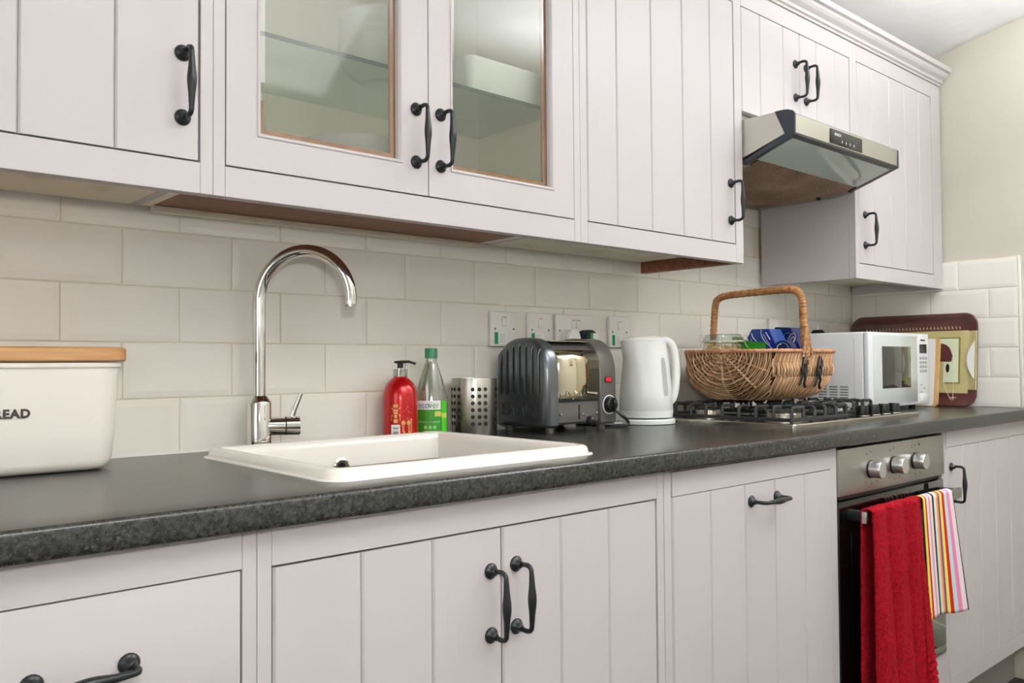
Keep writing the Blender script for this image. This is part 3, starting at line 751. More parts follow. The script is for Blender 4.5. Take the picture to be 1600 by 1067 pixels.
# ------------------------------------------------------------------ cutlery drainer
CXX, CYY, CR = .7560, -.0655, .0525
dr = thing('cutlery_drainer', 'brushed steel cutlery pot with rows of round holes left of the toaster', 'cutlery pot', (CXX, CYY, .91))
b = NB(); lathe(b, [(0, .9105), (CR-.001, .9105), (CR, .912), (CR, 1.038), (CR-.0005, 1.0395), (CR-.0015, 1.0395), (CR-.002, 1.038), (CR-.002, .913), (0, .913)], (CXX, CYY, 0), 56); obj('pot', b, STEEL, dr, True)
hole = None
camA = math.atan2(CAM.y-CYY, CAM.x-CXX)
for ci, off in enumerate((-1.31, -1.02, -.73, -.07, .22, .50, 1.17, 1.46)):
    for ri in range(6):
        a = camA+off; z = .9365+ri*.0156
        px, py = CXX+(CR+.0001)*math.cos(a), CYY+(CR+.0001)*math.sin(a)
        if hole is None:
            hb = NB(); lathe(hb, [(0, .0), (.0034, .0), (.0042, .0007), (.0046, .0)], (0, 0, 0), 12, axis='X'); hole = obj('hole', hb, mat('hole_dark', (34, 32, 30), .6), dr, True, loc=(0, 0, 0))
            hole.location = Vector((px, py, z))-wloc(dr); hole.rotation_euler = (0, 0, a)
        else: inst(hole, 'hole', dr, (px, py, z), (0, 0, a))

# ------------------------------------------------------------------ toaster
TX0, TX1, TY0, TY1 = .856, 1.098, -.205, -.022
to = thing('toaster', 'two-slot dark grey and chrome toaster on the worktop', 'toaster', (.975, -.11, .91))
TG = mat('toaster_grey', (112, 116, 120), .27, metal=.8)
TG2 = mat('toaster_side_grey', (112, 110, 107), .38, metal=.5)
TCH = mat('toaster_chrome', (214, 204, 178), .07, metal=1.0)
def arch(y0, y1, z0, z1, ry, n=10):
    p = [(y1, z0)]
    hgt = z1-z0; sh = min(.095, hgt*.55)
    zs = z1-sh; ym = (y0+y1)/2; hw = (y1-y0)/2
    p = [(y0+.006, z0), (y0, z0+.006), (y0, zs)]
    for i in range(1, 2*n): 
        t = PI - PI*i/(2*n); c_, s_ = math.cos(t), math.sin(t)
        p.append((ym+hw*math.copysign(abs(c_)**.72, c_), zs+sh*abs(s_)**.82))
    p += [(y1, zs), (y1, z0+.006), (y1-.006, z0)]
    return p
def arch_loft(bm, sections):
    rings = []
    for x, ins in sections:
        rings.append([bm.verts.new((x, y, z)) for y, z in arch(TY0+ins, TY1-ins, .9235+ins*.6, 1.1335-ins, 0)])
    for a, c in zip(rings[:-1], rings[1:]):
        for k in range(len(a)): j = (k+1) % len(a); bm.faces.new((a[k], a[j], c[j], c[k]))
    bm.faces.new(rings[0][::-1]); bm.faces.new(rings[-1])
b = NB(); arch_loft(b, [(TX0, .016), (TX0+.002, .009), (TX0+.007, .003), (TX0+.014, 0), (TX0+.036, 0), (TX0+.038, .002)]); lc = obj('end_cap', b, TG, to, True, angle=.7)
# vertical ribs on the left end cap
for i in range(7):
    yy = -.178+i*.0225
    b = NB(); zt_ = 1.1235-abs(yy+.1135)**2*4.2
    pts = [(TX0-.0005, yy, .998), (TX0-.0030, yy, 1.003), (TX0-.0030, yy, zt_-.012), (TX0+.003, yy, zt_-.003), (TX0+.012, yy, zt_+.005)]
    tube(b, pts, [.0014, .0026, .0026, .0026, .0014], 8); obj('rib', b, TG, lc, True)
text('lettering', 'Dualit', .050, TG, lc, (TX0-.0005, -.105, .962), FACE_MX, ext=.0012)
b = NB(); arch_loft(b, [(TX0+.0381, .008), (TX1-.064, .008)]); body = obj('body', b, TG2, to, True, angle=.7)
b = NB()   # chrome front panel, slightly bowed
rows = []
for i in range(15):
    t = i/14; z = .987+t*(1.1035-.987); y = TY0+.0062-.0035*math.sin(PI*min(1, t*1.05))
    if t > .8: y += (t-.8)**2*.35
    rows.append([(x, y, z) for x in (TX0+.0385, TX0+.11, TX1-.0645)])
grid(b, rows); cpn = obj('chrome_panel', b, TCH, to, True)
sf = cpn.modifiers.new('thick', 'SOLIDIFY'); sf.thickness = .002
text('lettering', 'Dualit', .018, TCH, cpn, (.940, TY0+.0022, 1.0005), FACE_MY, ext=.001)
for sx_, sz_ in ((TX0+.048, .999), (TX1-.074, .999), (TX0+.048, .953), (TX1-.074, .953)):
    b = NB(); lathe(b, [(0, .004), (.003, .0035), (.0042, .001), (.0042, -.002)], (sx_, TY0+.0055, sz_), 12, axis='Y'); obj('screw', b, CHROME, to, True)
bx('dark_slot', BPLAST, to, TX0+.0385, TX1-.0645, TY0+.0068, TY0+.012, .981, .9868)
bx('lever_slot', BPLAST, to, .966, .970, TY0+.0068, TY0+.012, .940, .974)
b = NB(); tube(b, [(.968, TY0+.008, .957), (.968, TY0-.022, .944)], .0022, 8); obj('lever_rod', b, CHROME, to, True)
b = NB(); lathe(b, [(0, -.012), (.007, -.010), (.012, -.003), (.012, .003), (.007, .010), (0, .012)], (.968, TY0-.030, .938), 18); obj('lever_knob', b, BPLAST, to, True)
b = NB(); arch_loft(b, [(TX1-.0638, .0018), (TX1-.062, 0), (TX1-.010, 0), (TX1-.004, .004), (TX1, .014)]); rc = obj('end_cap', b, TG2, to, True, angle=.7)
bx('indicator_housing', BPLAST, rc, 1.0505, 1.0745, TY0-.0018, TY0+.0005, 1.0255, 1.0385, .0008)
bx('indicator_light', mat('red_lamp', (225, 20, 28), .2, emit=((255, 30, 40), .6)), rc, 1.0535, 1.0715, TY0-.0026, TY0-.0016, 1.0275, 1.0365, .0006)
b = NB(); lathe(b, [(.0215, 0), (.0235, 0), (.0235, .0012), (.0215, .0012)], (1.065, TY0-.0004, .971), 28, axis='Y'); obj('dial_ring', b, PAPER, rc, True)
b = NB(); lathe(b, [(0, .014), (.016, .014), (.018, .012), (.019, .0), (0, 0)], (1.065, TY0-.0004, .971), 24, axis='Y'); box(b, 1.062, 1.068, TY0-.021, TY0-.012, .954, .988, .001); obj('dial', b, BPLAST, rc, True)
for xx in (TX0+.028, TX1-.040):
    for yy in (TY0+.022, TY1-.022):
        b = NB(); lathe(b, [(0, .9102), (.0095, .9102), (.0105, .912), (.011, .9255), (0, .9255)], (xx, yy, 0), 16); obj('foot', b, mat('grey_foot', (120, 118, 112), .35, metal=.5), to, True)
b = NB()
for yy in (-.145, -.085): box(b, TX0+.055, TX1-.078, yy-.012, yy+.012, 1.124, 1.1262)
obj('bread_slot', b, mat('slot_dark', (36, 26, 20), .7), to)
bx('slot_surround', TCH, to, TX0+.0385, TX1-.0645, -.175, -.055, 1.1235, 1.1250, .0005)
# flex of the toaster
b = NB()
ctl = [(1.085, -.06, .975), (1.12, -.10, .972), (1.145, -.135, .958), (1.165, -.165, .935), (1.160, -.185, .9165), (1.125, -.180, .9142), (1.10, -.13, .9142), (1.10, -.06, .9142)]
def spline(ctl, k=8):
    out = []; P = [Vector(c) for c in ctl]; P = [P[0]]+P+[P[-1]]
    for i in range(1, len(P)-2):
        for j in range(k):
            t = j/k; a, c, d, e = P[i-1:i+3]
            out.append(.5*((2*c)+(-a+d)*t+(2*a-5*c+4*d-e)*t*t+(-a+3*c-3*d+e)*t**3))
    out.append(P[-2]); return out
tube(b, spline(ctl), .0037, 8); obj('power_cord', b, BPLAST, to, True)

# ------------------------------------------------------------------ kettle
KX, KY = 1.288, -.137
kt = thing('kettle', 'white plastic jug kettle on its base between toaster and hob', 'kettle', (KX, KY, .91))
b = NB(); lathe(b, [(0, .9103), (.072, .9103), (.076, .912), (.0765, .921), (.074, .9245), (0, .926)], (KX, KY, 0), 40); obj('base', b, WPLAST, kt, True)
ka = math.radians(-38)
def kring(bm, zs):
    rings = []
    for z, r, sp in zs:
        ring = []
        for i in range(40):
            a = 2*PI*i/40; rad = r*(1+.0)
            d = math.cos(a-PI+ .0-ka*0)   # spout towards -x
            rad += sp*max(0, math.cos(a-math.radians(165)))**6
            ring.append(bm.verts.new((KX+rad*math.cos(a), KY+rad*math.sin(a), z)))
        rings.append(ring)
    for a, c in zip(rings[:-1], rings[1:]):
        for k in range(40): j = (k+1) % 40; bm.faces.new((a[k], a[j], c[j], c[k]))
    return rings
b = NB(); r = kring(b, [(.9275, .066, 0), (.929, .070, 0), (.945, .0715, 0), (.9455, .0708, 0), (.9465, .0715, 0), (1.00, .0690, 0), (1.06, .0625, 0), (1.085, .0595, .004), (1.11, .0565, .014), (1.130, .0545, .020)])
b.faces.new(r[0][::-1]); b.faces.new(r[-1]); obj('body', b, WPLAST, kt, True, angle=.9)
b = NB(); r = kring(b, [(1.1305, .053, .016), (1.134, .0525, .016), (1.140, .046, .010), (1.1435, .030, .004)]); b.faces.new(r[-1]); b.faces.new(r[0][::-1]); obj('lid', b, WPLAST, kt, True, angle=.9)
# handle to the right-front
hd = Vector((math.cos(math.radians(-22)), math.sin(math.radians(-22)), 0))
b = NB(); C0 = Vector((KX, KY, 0))
hp = [C0+hd*.050+Vector((0, 0, 1.132)), C0+hd*.066+Vector((0, 0, 1.130)), C0+hd*.082+Vector((0, 0, 1.115)), C0+hd*.090+Vector((0, 0, 1.08)), C0+hd*.092+Vector((0, 0, 1.04)), C0+hd*.088+Vector((0, 0, 1.00)), C0+hd*.080+Vector((0, 0, .975)), C0+hd*.068+Vector((0, 0, .965))]
tube(b, spline(hp, 5), .0115, 12); obj('handle', b, WPLAST, kt, True)
# water gauge facing the room
ga = math.atan2(CAM.y-KY, CAM.x-KX)+.84
b = NB(); rows = []
for q in range(13):
    z = .985+q*.0083; wd_ = .13*math.sqrt(max(.05, 1-((q-6)/6.4)**8)); rr_ = .0725-(z-.945)*.096
    rr_ = (.0712 if z < .95 else .0715+(z-.9465)*(-.0025/.0535) if z < 1.0 else .0690-(z-1.0)*(.0065/.06) if z < 1.06 else .0625-(z-1.06)*.12)+.0008
    rows.append([(KX+rr_*math.cos(ga+wd_*s), KY+rr_*math.sin(ga+wd_*s), z) for s in (-1, -.33, .33, 1)])
grid(b, rows); obj('water_gauge', b, mat('gauge_grey', (176, 178, 174), .2), kt, True)
b = NB(); tube(b, spline([(KX-.07, KY+.02, .9135), (KX-.10, KY+.05, .9127), (KX-.15, KY+.03, .9132), (KX-.165, KY-.02, .9132)]), .0027, 8); obj('power_cord', b, WPLAST, kt, True)

# ------------------------------------------------------------------ sockets
def plate(name, label, x0, x1, z0=1.1155, z1=1.2015, sticker=True, switches=1, dz=0):
    t = thing(name, label, 'socket', ((x0+x1)/2, -.003, z0), 'white electric plates on the tiles')
    bx('backplate', WPLAST2, t, x0, x1, -.0125, -.0026, z0, z1, .0022)
    if switches == 1:
        xc = (x0+x1)/2-.002
        bx('rocker_switch', WPLAST2, t, xc-.0065, xc+.0065, -.0165, -.0120, z1-.037, z1-.012, .001)
        bx('red_mark', RED, t, xc-.0055, xc+.0055, -.0169, -.0162, z1-.0150, z1-.0135)
    for xs_ in (x0+.013, x1-.013):
        b = NB(); lathe(b, [(0, .0012), (.002, .001), (.0026, 0), (.0026, -.001)], (xs_, -.0125, (z0+z1)/2), 10, axis='Y'); obj('screw', b, mat('brass_screw', (120, 100, 84), .4, metal=.8), t, True)
    if sticker:
        s = bx('sticker', PAPER, t, x0+.011, x0+.052, -.0131, -.0122, z0+.006, z0+.034)
        bx('green_band', GREEN, s, x0+.0105, x0+.022, -.0134, -.0130, z0+.0055, z0+.0345)
        for q in range(5): bx('print_line', mat('grey_print', (150, 152, 150), .6), s, x0+.026, x0+.047-.003*(q % 2), -.0133, -.0130, z0+.011+q*.0045, z0+.0118+q*.0045)
    return t
plate('fused_switch', 'white switch plate with green sticker, leftmost, above the left of the toaster', .8530, .9400)
plate('fused_switch', 'white switch plate with green sticker, between leftmost plate and double socket', .9770, 1.0620)
d2 = plate('double_socket', 'white double socket plate with two plugs behind the toaster', 1.0765, 1.2215, sticker=False, switches=0)
for xc in (1.140, 1.158): bx('rocker_switch', WPLAST2, d2, xc-.006, xc+.006, -.0165, -.0120, 1.164, 1.189, .001)
for xc in (1.140, 1.158): bx('red_mark', RED, d2, xc-.004, xc+.004, -.0169, -.0162, 1.1855, 1.187)
plate('fused_switch', 'white switch plate with green sticker, rightmost, above the kettle spout', 1.2845, 1.3700)
def plug(label, xc, m, sticker, zo=0.0):
    t = thing('plug', label, 'plug', (xc, -.0127, 1.13+zo), 'plugs in the wall sockets')
    b = NB(); poly = [(xc-.024, 1.112+zo), (xc-.025, 1.140+zo), (xc-.020, 1.153+zo), (xc-.010, 1.161+zo), (xc+.010, 1.161+zo), (xc+.020, 1.153+zo), (xc+.025, 1.140+zo), (xc+.024, 1.112+zo)]
    prism(b, poly, 'y', -.046, -.0128); bmesh.ops.bevel(b, geom=[e for e in b.edges], offset=.003, segments=2, affect='EDGES'); obj('body', b, m, t, True)
    if sticker:
        s = bx('sticker', PAPER, t, xc-.006, xc+.026, -.0472, -.0458, 1.118, 1.152)
        bx('green_band', GREEN, s, xc-.007, xc+.004, -.0476, -.0470, 1.1175, 1.1525)
    b = NB(); tube(b, [(xc, -.03, 1.113+zo), (xc, -.034, 1.09+zo), (xc+.001, -.03, 1.05), (xc+.002, -.02, .98), (xc+.003, -.012, .9155)], .0033, 8); obj('cord', b, m, t, True)
plug('white three-pin plug in the left half of the double socket', 1.112, WPLAST2, False)
plug('black three-pin plug with a white and green sticker in the double socket', 1.176, mat('teal_black_plastic', (22, 40, 46), .4), True)

for xa_, xb_, lb in ((2.1010, 2.2450, 'white double socket plate between basket handle and microwave'), (2.3560, 2.5000, 'white double socket plate near the corner above the microwave')):
    dd_ = plate('double_socket', lb, xa_, xb_, 1.134, 1.220, sticker=False, switches=0)
    for xc_ in ((xa_+xb_)/2-.009, (xa_+xb_)/2+.009): bx('rocker_switch', WPLAST2, dd_, xc_-.006, xc_+.006, -.0165, -.0120, 1.183, 1.208, .001)
plug('black plug peeping over the back of the microwave', 2.395, BPLAST, False, .026)
# ------------------------------------------------------------------ gas hob
hb_ = thing('gas_hob', 'stainless gas hob with black cast iron pan supports', 'hob', (1.73, -.28, .91))
hx0, hx1, hy0, hy1 = 1.380, 2.082, -.518, -.045
b = NB(); rloft(b, hx0, hx1, hy0, hy1, .008, [(0, .9103), (0, .9180), (.0020, .9205), (.010, .9208), (.014, .9165), (.03, .9155)], n=4); obj('tray', b, mat('hob_steel', (196, 190, 178), .22, metal=1.0), hb_, True, angle=.5)
bx('centre_plate', mat('hob_dark_plate', (44, 46, 48), .18, metal=.6), hb_, hx0+.035, hx1-.035, hy0+.03, hy1-.02, .9156, .9172)
CI = mat('cast_iron', (46, 48, 50), .4)
def burner(x, y, r):
    t = NB(); lathe(t, [(0, .9173), (r*1.15, .9173), (r*1.12, .921), (r, .922), (r, .934), (r*.96, .936), (0, .936)], (x, y, 0), 32)
    for i in range(24):
        a = 2*PI*i/24; box(t, x+r*.99*math.cos(a)-.001, x+r*.99*math.cos(a)+.001, y+r*.99*math.sin(a)-.001, y+r*.99*math.sin(a)+.001, .930, .9362)
    o = obj('burner', t, mat('burner_alu', (206, 202, 190), .3, metal=.9), hb_, True)
    t = NB(); lathe(t, [(0, .9362), (r*.92, .9362), (r*.9, .941), (r*.8, .942), (0, .942)], (x, y, 0), 28); obj('burner_cap', t, CI, o, True)
    t = NB(); lathe(t, [(0, .9173), (.003, .9173), (.003, .934), (0, .935)], (x+r*1.3, y-.01, 0), 10); obj('igniter', t, WPLAST2, o, True)
for x, y, r in ((1.56, -.385, .043), (1.56, -.14, .034), (1.875, -.375, .030), (1.875, -.14, .036), (1.72, -.26, .028)): burner(x, y, r)
def grate(x0, x1, y0, y1, cs):
    b = NB(); zt = .9605; zl = .922; q = .0045
    for y in (y0, y1): box(b, x0, x1, y-q, y+q, zl, zl+.009, .001, 1)
    for x in (x0, x1): box(b, x-q, x+q, y0, y1, zl, zl+.009, .001, 1)
    def finger(px, py, qx, qy):
        dx, dy = qx-px, qy-py; n = math.hypot(dx, dy); dx /= n; dy /= n
        tube(b, [(px, py, zl+.002), (px, py, zt-.010), (px+dx*.004, py+dy*.004, zt-.005), (px+dx*.010, py+dy*.010, zt-.0035), (qx, qy, zt-.0035)], .0046, 6)
    n_ = 9
    for i in range(n_):
        y = y0+(y1-y0)*(i+.0)/(n_-1); L = .055 if i % 2 == 0 else .035
        finger(x0, y, x0+L, y); finger(x1, y, x1-L, y)
    for i in range(1, 5):
        x = x0+(x1-x0)*i/5
        finger(x, y0, x, y0+.06); finger(x, y1, x, y1-.06)
    for fx in (x0, x1):
        for fy in (y0, y1): tube(b, [(fx, fy, .9173), (fx, fy, zl)], .005, 6)
    return obj('pan_support', b, CI, hb_, True, angle=.5)
grate(1.430, 1.705, -.482, -.075, None); grate(1.722, 1.99, -.415, -.075, None)
for i in range(4):
    x = 1.832+i*.0655
    b = NB(); lathe(b, [(0, .9174), (.0185, .9174), (.0190, .9185), (.0185, .921), (0, .921)], (x, -.4655, 0), 24); k = obj('knob_base', b, CHROME, hb_, True)
    b = NB(); lathe(b, [(0, .9212), (.0165, .9212), (.017, .923), (.0155, .945), (.0145, .9465), (0, .9465)], (x, -.4655, 0), 24); box(b, x-.003, x+.003, -.4655-.015, -.4655+.015, .944, .9480, .001, 1); obj('knob', b, BPLAST, k, True)

# ------------------------------------------------------------------ oven
ov = thing('built_in_oven', 'built-in oven with steel control panel and black glass door', 'oven', (1.70, -.3, .13))
bx('carcass', BPLAST, ov, 1.4035, 1.9985, -.585, -.03, .26, .8725)
cpo = bx('control_panel', mat('oven_steel', (168, 166, 160), .33, metal=.85, bump=(20, .08, .001, (.3, 1, 40))), ov, 1.4035, 1.9985, -.617, -.586, .7545, .8650, .0015)
for i, x in enumerate((1.560, 1.685, 1.811)):
    b = NB(); lathe(b, [(0, .0002), (.0225, .0002), (.0225, .0035), (0, .0035)], (x, -.617, .807), 28, axis='Y'); kk = obj('knob_collar', b, BPLAST, cpo, True)
    b = NB(); lathe(b, [(0, .0036), (.0205, .0036), (.0205, .029), (.0195, .0305), (0, .031)], (x, -.617, .807), 32, axis='Y'); obj('knob', b, mat('satin_aluminium', (206, 206, 204), .3, metal=.85), kk, True)
for x in (1.560, 1.685, 1.811):
    for q, (dx_, dz_) in enumerate(((-.02, .038), (.0, .042), (-.03, -.03), (.03, -.032), (.002, -.036))):
        bx('printed_mark', PRINT, cpo, x+dx_-.001, x+dx_+.001, -.6175, -.6168, .807+dz_-.002, .807+dz_+.002)
b = NB(); lathe(b, [(0, .001), (.0032, .001), (.0035, 0)], (1.838, -.617, .849), 12, axis='Y'); obj('indicator_lamp', b, BPLAST, cpo, True)
bx('vent_gap', BPLAST, ov, 1.4035, 1.9985, -.600, -.586, .742, .7543)
od = bx('oven_door', BLACKG, ov, 1.4035, 1.9985, -.614, -.586, .285, .7415, .0015)
bx('bottom_trim', mat('grey_green_trim', (116, 128, 112), .3, metal=.4), ov, 1.4035, 1.9985, -.614, -.586, .262, .2845, .001)
bx('door_window', mat('dark_window', (16, 15, 14), .03, coat=.6), od, 1.46, 1.94, -.6146, -.6136, .34, .66, .0004)
OH = -.668
b = NB(); box(b, 1.428, 1.985, OH, OH+.012, .6965, .7235, .0015); hnd = obj('handle', b, STEEL_H, od, True)
for xx in (1.440, 1.955): bx('handle_bracket', BPLAST, hnd, xx, xx+.02, OH+.0122, -.6142, .699, .7215, .001)
# panel below the oven
member('lower_panel', ov, 1.4215, 1.9815, .137, .2445, DL)
member('frame', ov, 1.4025, 1.4213, .13, .2605, DL); member('frame', ov, 1.9817, 1.9995, .13, .2605, DL); member('frame', ov, 1.4213, 1.9817, .2447, .2605, DL)

# ------------------------------------------------------------------ towels
def cloth(x_of, yf, yb, zt, zfront, zback, ncol, wob, thick, front_prof, nrow=46):
    """drape over the oven handle; returns bmesh; columns along x"""
    b = NB(); rows = []
    path = []
    n1, n2, n3 = nrow, 9, 18
    for i in range(n1+1): t = i/n1; path.append(('f', 1-t))      # front, from hem up
    for i in range(1, n2): path.append(('t', i/n2))
    for i in range(n3+1): path.append(('b', i/n3))
    for kind, t in path:
        row = []
        for j in range(ncol+1):
            s = j/ncol
            if kind == 'f':
                z = zt-.006-(zt-.006-zfront(s))*t; y = yf - wob(s, t); x = x_of(s, t)
            elif kind == 't':
                a = PI*t; z = zt-.006+.008*math.sin(a); y = (yf+yb)/2-math.cos(a)*(yb-yf)/2 - wob(s, 0)*(1-t); x = x_of(s, 0)
            else:
                z = zt-.006-(zt-.006-zback)*t; y = yb+.3*abs(wob(s, t))*0; x = x_of(s, t)-(.012*t)
            row.append((x, y, z))
        rows.append(row)
    grid(b, rows); return b
TERRY = mat('red_terry', (192, 20, 40), .95, noise=(160, (150, 8, 26), .4, .7), bump=(420, 1.0, .006), spec=.2)
def wobr(s, t):
    f = .030*abs(math.sin(PI*(s*2.9+.12-.18*t)))**.8 + .006*math.sin(s*19+2*t)
    rip = (.0028*math.sin(t*150) if t > .80 and s > .0 else 0)*min(1, (t-.80)*20 if t > .8 else 0)
    return f*(.35+t*.9)+rip+.0012*math.sin(s*40+t*9)
def xr_(s, t): return 1.437+(1.700-1.437)*s + t*.012*s + .006*math.sin(t*4)*s - .0*t
b = cloth(xr_, OH-.006, OH+.019, .7300, lambda s: .268-.10*(s < .85)+.02*math.sin(s*7), .30, 60, wobr, .004, None, 150)
rt = obj('hand_towel', b, TERRY, None, True, loc=(1.56, OH, .73), angle=3)
m_ = rt.modifiers.new('thick', 'SOLIDIFY'); m_.thickness = .005; m_.offset = -1
tx_ = bpy.data.textures.new('terry_noise', 'CLOUDS'); tx_.noise_scale = .006
ds = rt.modifiers.new('pile', 'DISPLACE'); ds.texture = tx_; ds.strength = .0045; ds.mid_level = .5
tag(rt, 'red terry towel hanging over the left of the oven door handle', 'towel', 'towels on the oven handle')
# striped tea towel: coloured bands run down its length
COLS = [(240, 214, 96), (206, 46, 40), (228, 224, 218), (232, 140, 176), (228, 224, 218), (40, 40, 44), (230, 226, 216), (244, 168, 96), (138, 84, 120), (238, 222, 112), (208, 44, 30), (196, 216, 218), (232, 140, 184), (240, 220, 226), (44, 46, 48)]
wid = [3, 3, 5, 4, 6, 5, 6.5, 4.5, 4, 5, 5, 6, 6, 8, 1.2]
mats = []
for i, c in enumerate(COLS): mats.append(mat('stripe_%d_%d_%d' % c, c, .9, bump=(500, .4, .001), spec=.2))
cum = [0]
for q in wid: cum.append(cum[-1]+q)
cum = [c/cum[-1] for c in cum]
NC = 30
def sx_map(j):
    k = j//2; f = (j % 2)*.5
    return cum[k]+(cum[min(k+1, len(cum)-1)]-cum[k])*f
def wobs(s, t): return (.006*math.sin(s*7+.8))*(.3+t*.9)+.006+.010*t*s
def xs_(s, t):
    q = sx_map(int(round(s*NC)))
    return 1.712+(1.893-1.712)*q+t*(.020+.034*q)
b = cloth(xs_, OH-.003, OH+.017, .7290, lambda s: .418-.012*s+.004*math.sin(s*6), .44, NC, wobs, .002, None, 40)
b.faces.ensure_lookup_table()
for f in b.faces: pass
nf = len(b.faces)//NC
idx = 0
for f in b.faces:
    f.material_index = min(len(mats)-1, (idx % NC)//2); idx += 1
st = obj('tea_towel', b, mats, None, True, loc=(1.80, OH, .73), angle=3)
m_ = st.modifiers.new('thick', 'SOLIDIFY'); m_.thickness = .0022; m_.offset = -1
tag(st, 'multicoloured striped tea towel hanging over the right of the oven handle', 'towel', 'towels on the oven handle')

# ------------------------------------------------------------------ microwave
mw = thing('microwave_oven', 'white microwave oven in the corner behind the hob', 'microwave', (2.31, -.2, .91))
mx0, mx1, my0, my1, mz0, mz1 = 2.090, 2.532, -.345, -.050, .9245, 1.1640
WMW = mat('microwave_white', (226, 228, 230), .3)
bx('body', WMW, mw, mx0, mx1, my0, my1, mz0, mz1, .005, seg=3)
dm = bx('door', WMW, mw, mx0, mx1-.092, my0-.018, my0-.0005, mz0, mz1, .004, seg=3)
bx('door_glass', mat('door_pale_glass', (206, 212, 210), .08, coat=.6), dm, mx0+.030, mx1-.096, my0-.0192, my0-.0176, mz0+.010, mz1-.010, .0005)
bx('window', mat('mw_window', (52, 54, 46), .06, coat=.6), dm, mx0+.088, mx1-.148, my0-.0198, my0-.0190, mz0+.060, mz1-.045, .0003)
pm = bx('control_panel', WMW, mw, mx1-.0905, mx1, my0-.018, my0-.0005, mz0, mz1, .004, seg=3)
bx('display', mat('display_dark', (30, 34, 32), .1), pm, mx1-.074, mx1-.020, my0-.0190, my0-.0178, mz1-.066, mz1-.036)
bx('brand_mark', PRINT, pm, mx1-.066, mx1-.030, my0-.0188, my0-.0178, mz1-.0245, mz1-.0195)
for r_ in range(4):
    for c_ in range(3):
        bx('button', mat('button_pale', (164, 166, 166), .5), pm, mx1-.076+c_*.021, mx1-.060+c_*.021, my0-.0188, my0-.0178, mz1-.088-r_*.0145, mz1-.079-r_*.0145)
for q in range(4): bx('printed_mark', mat('button_pale', (164, 166, 166), .5), pm, mx1-.072+(q % 2)*.024, mx1-.058+(q % 2)*.024, my0-.0188, my0-.0178, mz0+.064-q*.012, mz0+.068-q*.012)
bx('door_button', WPLAST, pm, mx1-.078, mx1-.014, my0-.0196, my0-.0178, mz0+.010, mz0+.036, .0008)
for cc in range(3):
    for r_ in range(6):
        ya = my0+.05+cc*.036
        bx('vent_slot', mat('vent_dark', (110, 112, 116), .6), mw, mx0-.0006, mx0+.0006, ya, ya+.028, mz0+.022+r_*.0085, mz0+.0255+r_*.0085)
bx('side_recess_line', mat('line_grey', (196, 198, 202), .4), mw, mx0-.0005, mx0+.0005, my0+.028, my0+.0295, mz0+.02, mz1-.02)
for fx in (mx0+.03, mx1-.03):
    for fy in (my0+.03, my1-.03):
        b = NB(); lathe(b, [(0, .9102), (.011, .9102), (.012, .9245), (0, .9245)], (fx, fy, 0), 12); obj('foot', b, BPLAST, mw, True)
# ------------------------------------------------------------------ chopping board and tray, leaning at the right wall
def rr_plate(bm, xoff, th, y0, y1, z0, z1, r, lean, n=8, dish=None):
    """plate in the y-z plane, thickness th along x; lean in metres at the top (top closer to the wall)"""
    outl = rrect(y0, y1, z0, z1, r, n)
    def P(y, z, d): return (xoff+lean*(z-z0)/(z1-z0)+d, y, z)
    A = [bm.verts.new(P(y, z, 0)) for y, z in outl]; B = [bm.verts.new(P(y, z, th)) for y, z in outl]
    bm.faces.new(A); bm.faces.new(B[::-1])
    for k in range(len(A)): j = (k+1) % len(A); bm.faces.new((A[k], A[j], B[j], B[k]))
cb = thing('chopping_board', 'white board with pale wooden edge leaning between microwave and tray', 'chopping board', (2.61, -.25, .91))
b = NB(); rr_plate(b, 2.600, .016, -.358, -.10, .911, 1.152, .012, .035); obj('wooden_edge', b, mat('pale_wood', (216, 178, 122), .5, noise=(9, (196, 150, 96), .4, .7, (1, 10, 1))), cb)
b = NB(); rr_plate(b, 2.5985, .003, -.346, -.105, .914, 1.150, .010, .0345); obj('face', b, mat('board_white', (236, 232, 228), .4), cb)

tr = thing('serving_tray', 'large maroon and yellow serving tray leaning on the right wall', 'tray', (2.68, -.24, .91))
XT = 2.662; LE = .034; ty0_, ty1_, tz0_, tz1_ = -.467, -.008, .9105, 1.240
def TP(y, z, d=0): return (XT+LE*(z-tz0_)/(tz1_-tz0_)+d, y, z)
MAR = mat('maroon_melamine', (96, 56, 52), .18, coat=.4, noise=(7, (74, 40, 40), .4, .7))
YEL = mat('tray_yellow', (200, 188, 134), .22, coat=.3, noise=(16, (184, 172, 118), .4, .7))
def tray_ring(ins, d, r=.045): return [TP(y, z, d) for y, z in rrect(ty0_+ins, ty1_-ins, tz0_+ins, tz1_-ins, r-ins*.7, 8)]
b = NB()
rings = [[b.verts.new(p) for p in tray_ring(i_, d_)] for i_, d_ in ((0, 0), (.001, -.003), (.004, -.0035), (.020, .004), (.030, .0068), (.032, .007))]
for a, c in zip(rings[:-1], rings[1:]):
    for k in range(len(a)): j = (k+1) % len(a); b.faces.new((a[k], a[j], c[j], c[k]))
b.faces.new(rings[-1])
to_ = obj('rim', b, MAR, tr, True, angle=1.2)
sf = to_.modifiers.new('thick', 'SOLIDIFY'); sf.thickness = .001; sf.offset = 0
def inlay(name, poly, d, m, th=.0006):
    b = NB(); A = [b.verts.new(TP(y, z, d)) for y, z in poly]; B = [b.verts.new(TP(y, z, d+th)) for y, z in poly]
    b.faces.new(A); b.faces.new(B[::-1])
    for k in range(len(A)): j = (k+1) % len(A); b.faces.new((A[k], A[j], B[j], B[k]))
    return obj(name, b, m, tr)
inlay('yellow_field', [(-.434, .957), (-.041, .957), (-.041, 1.178), (-.434, 1.178)], .0062, YEL)
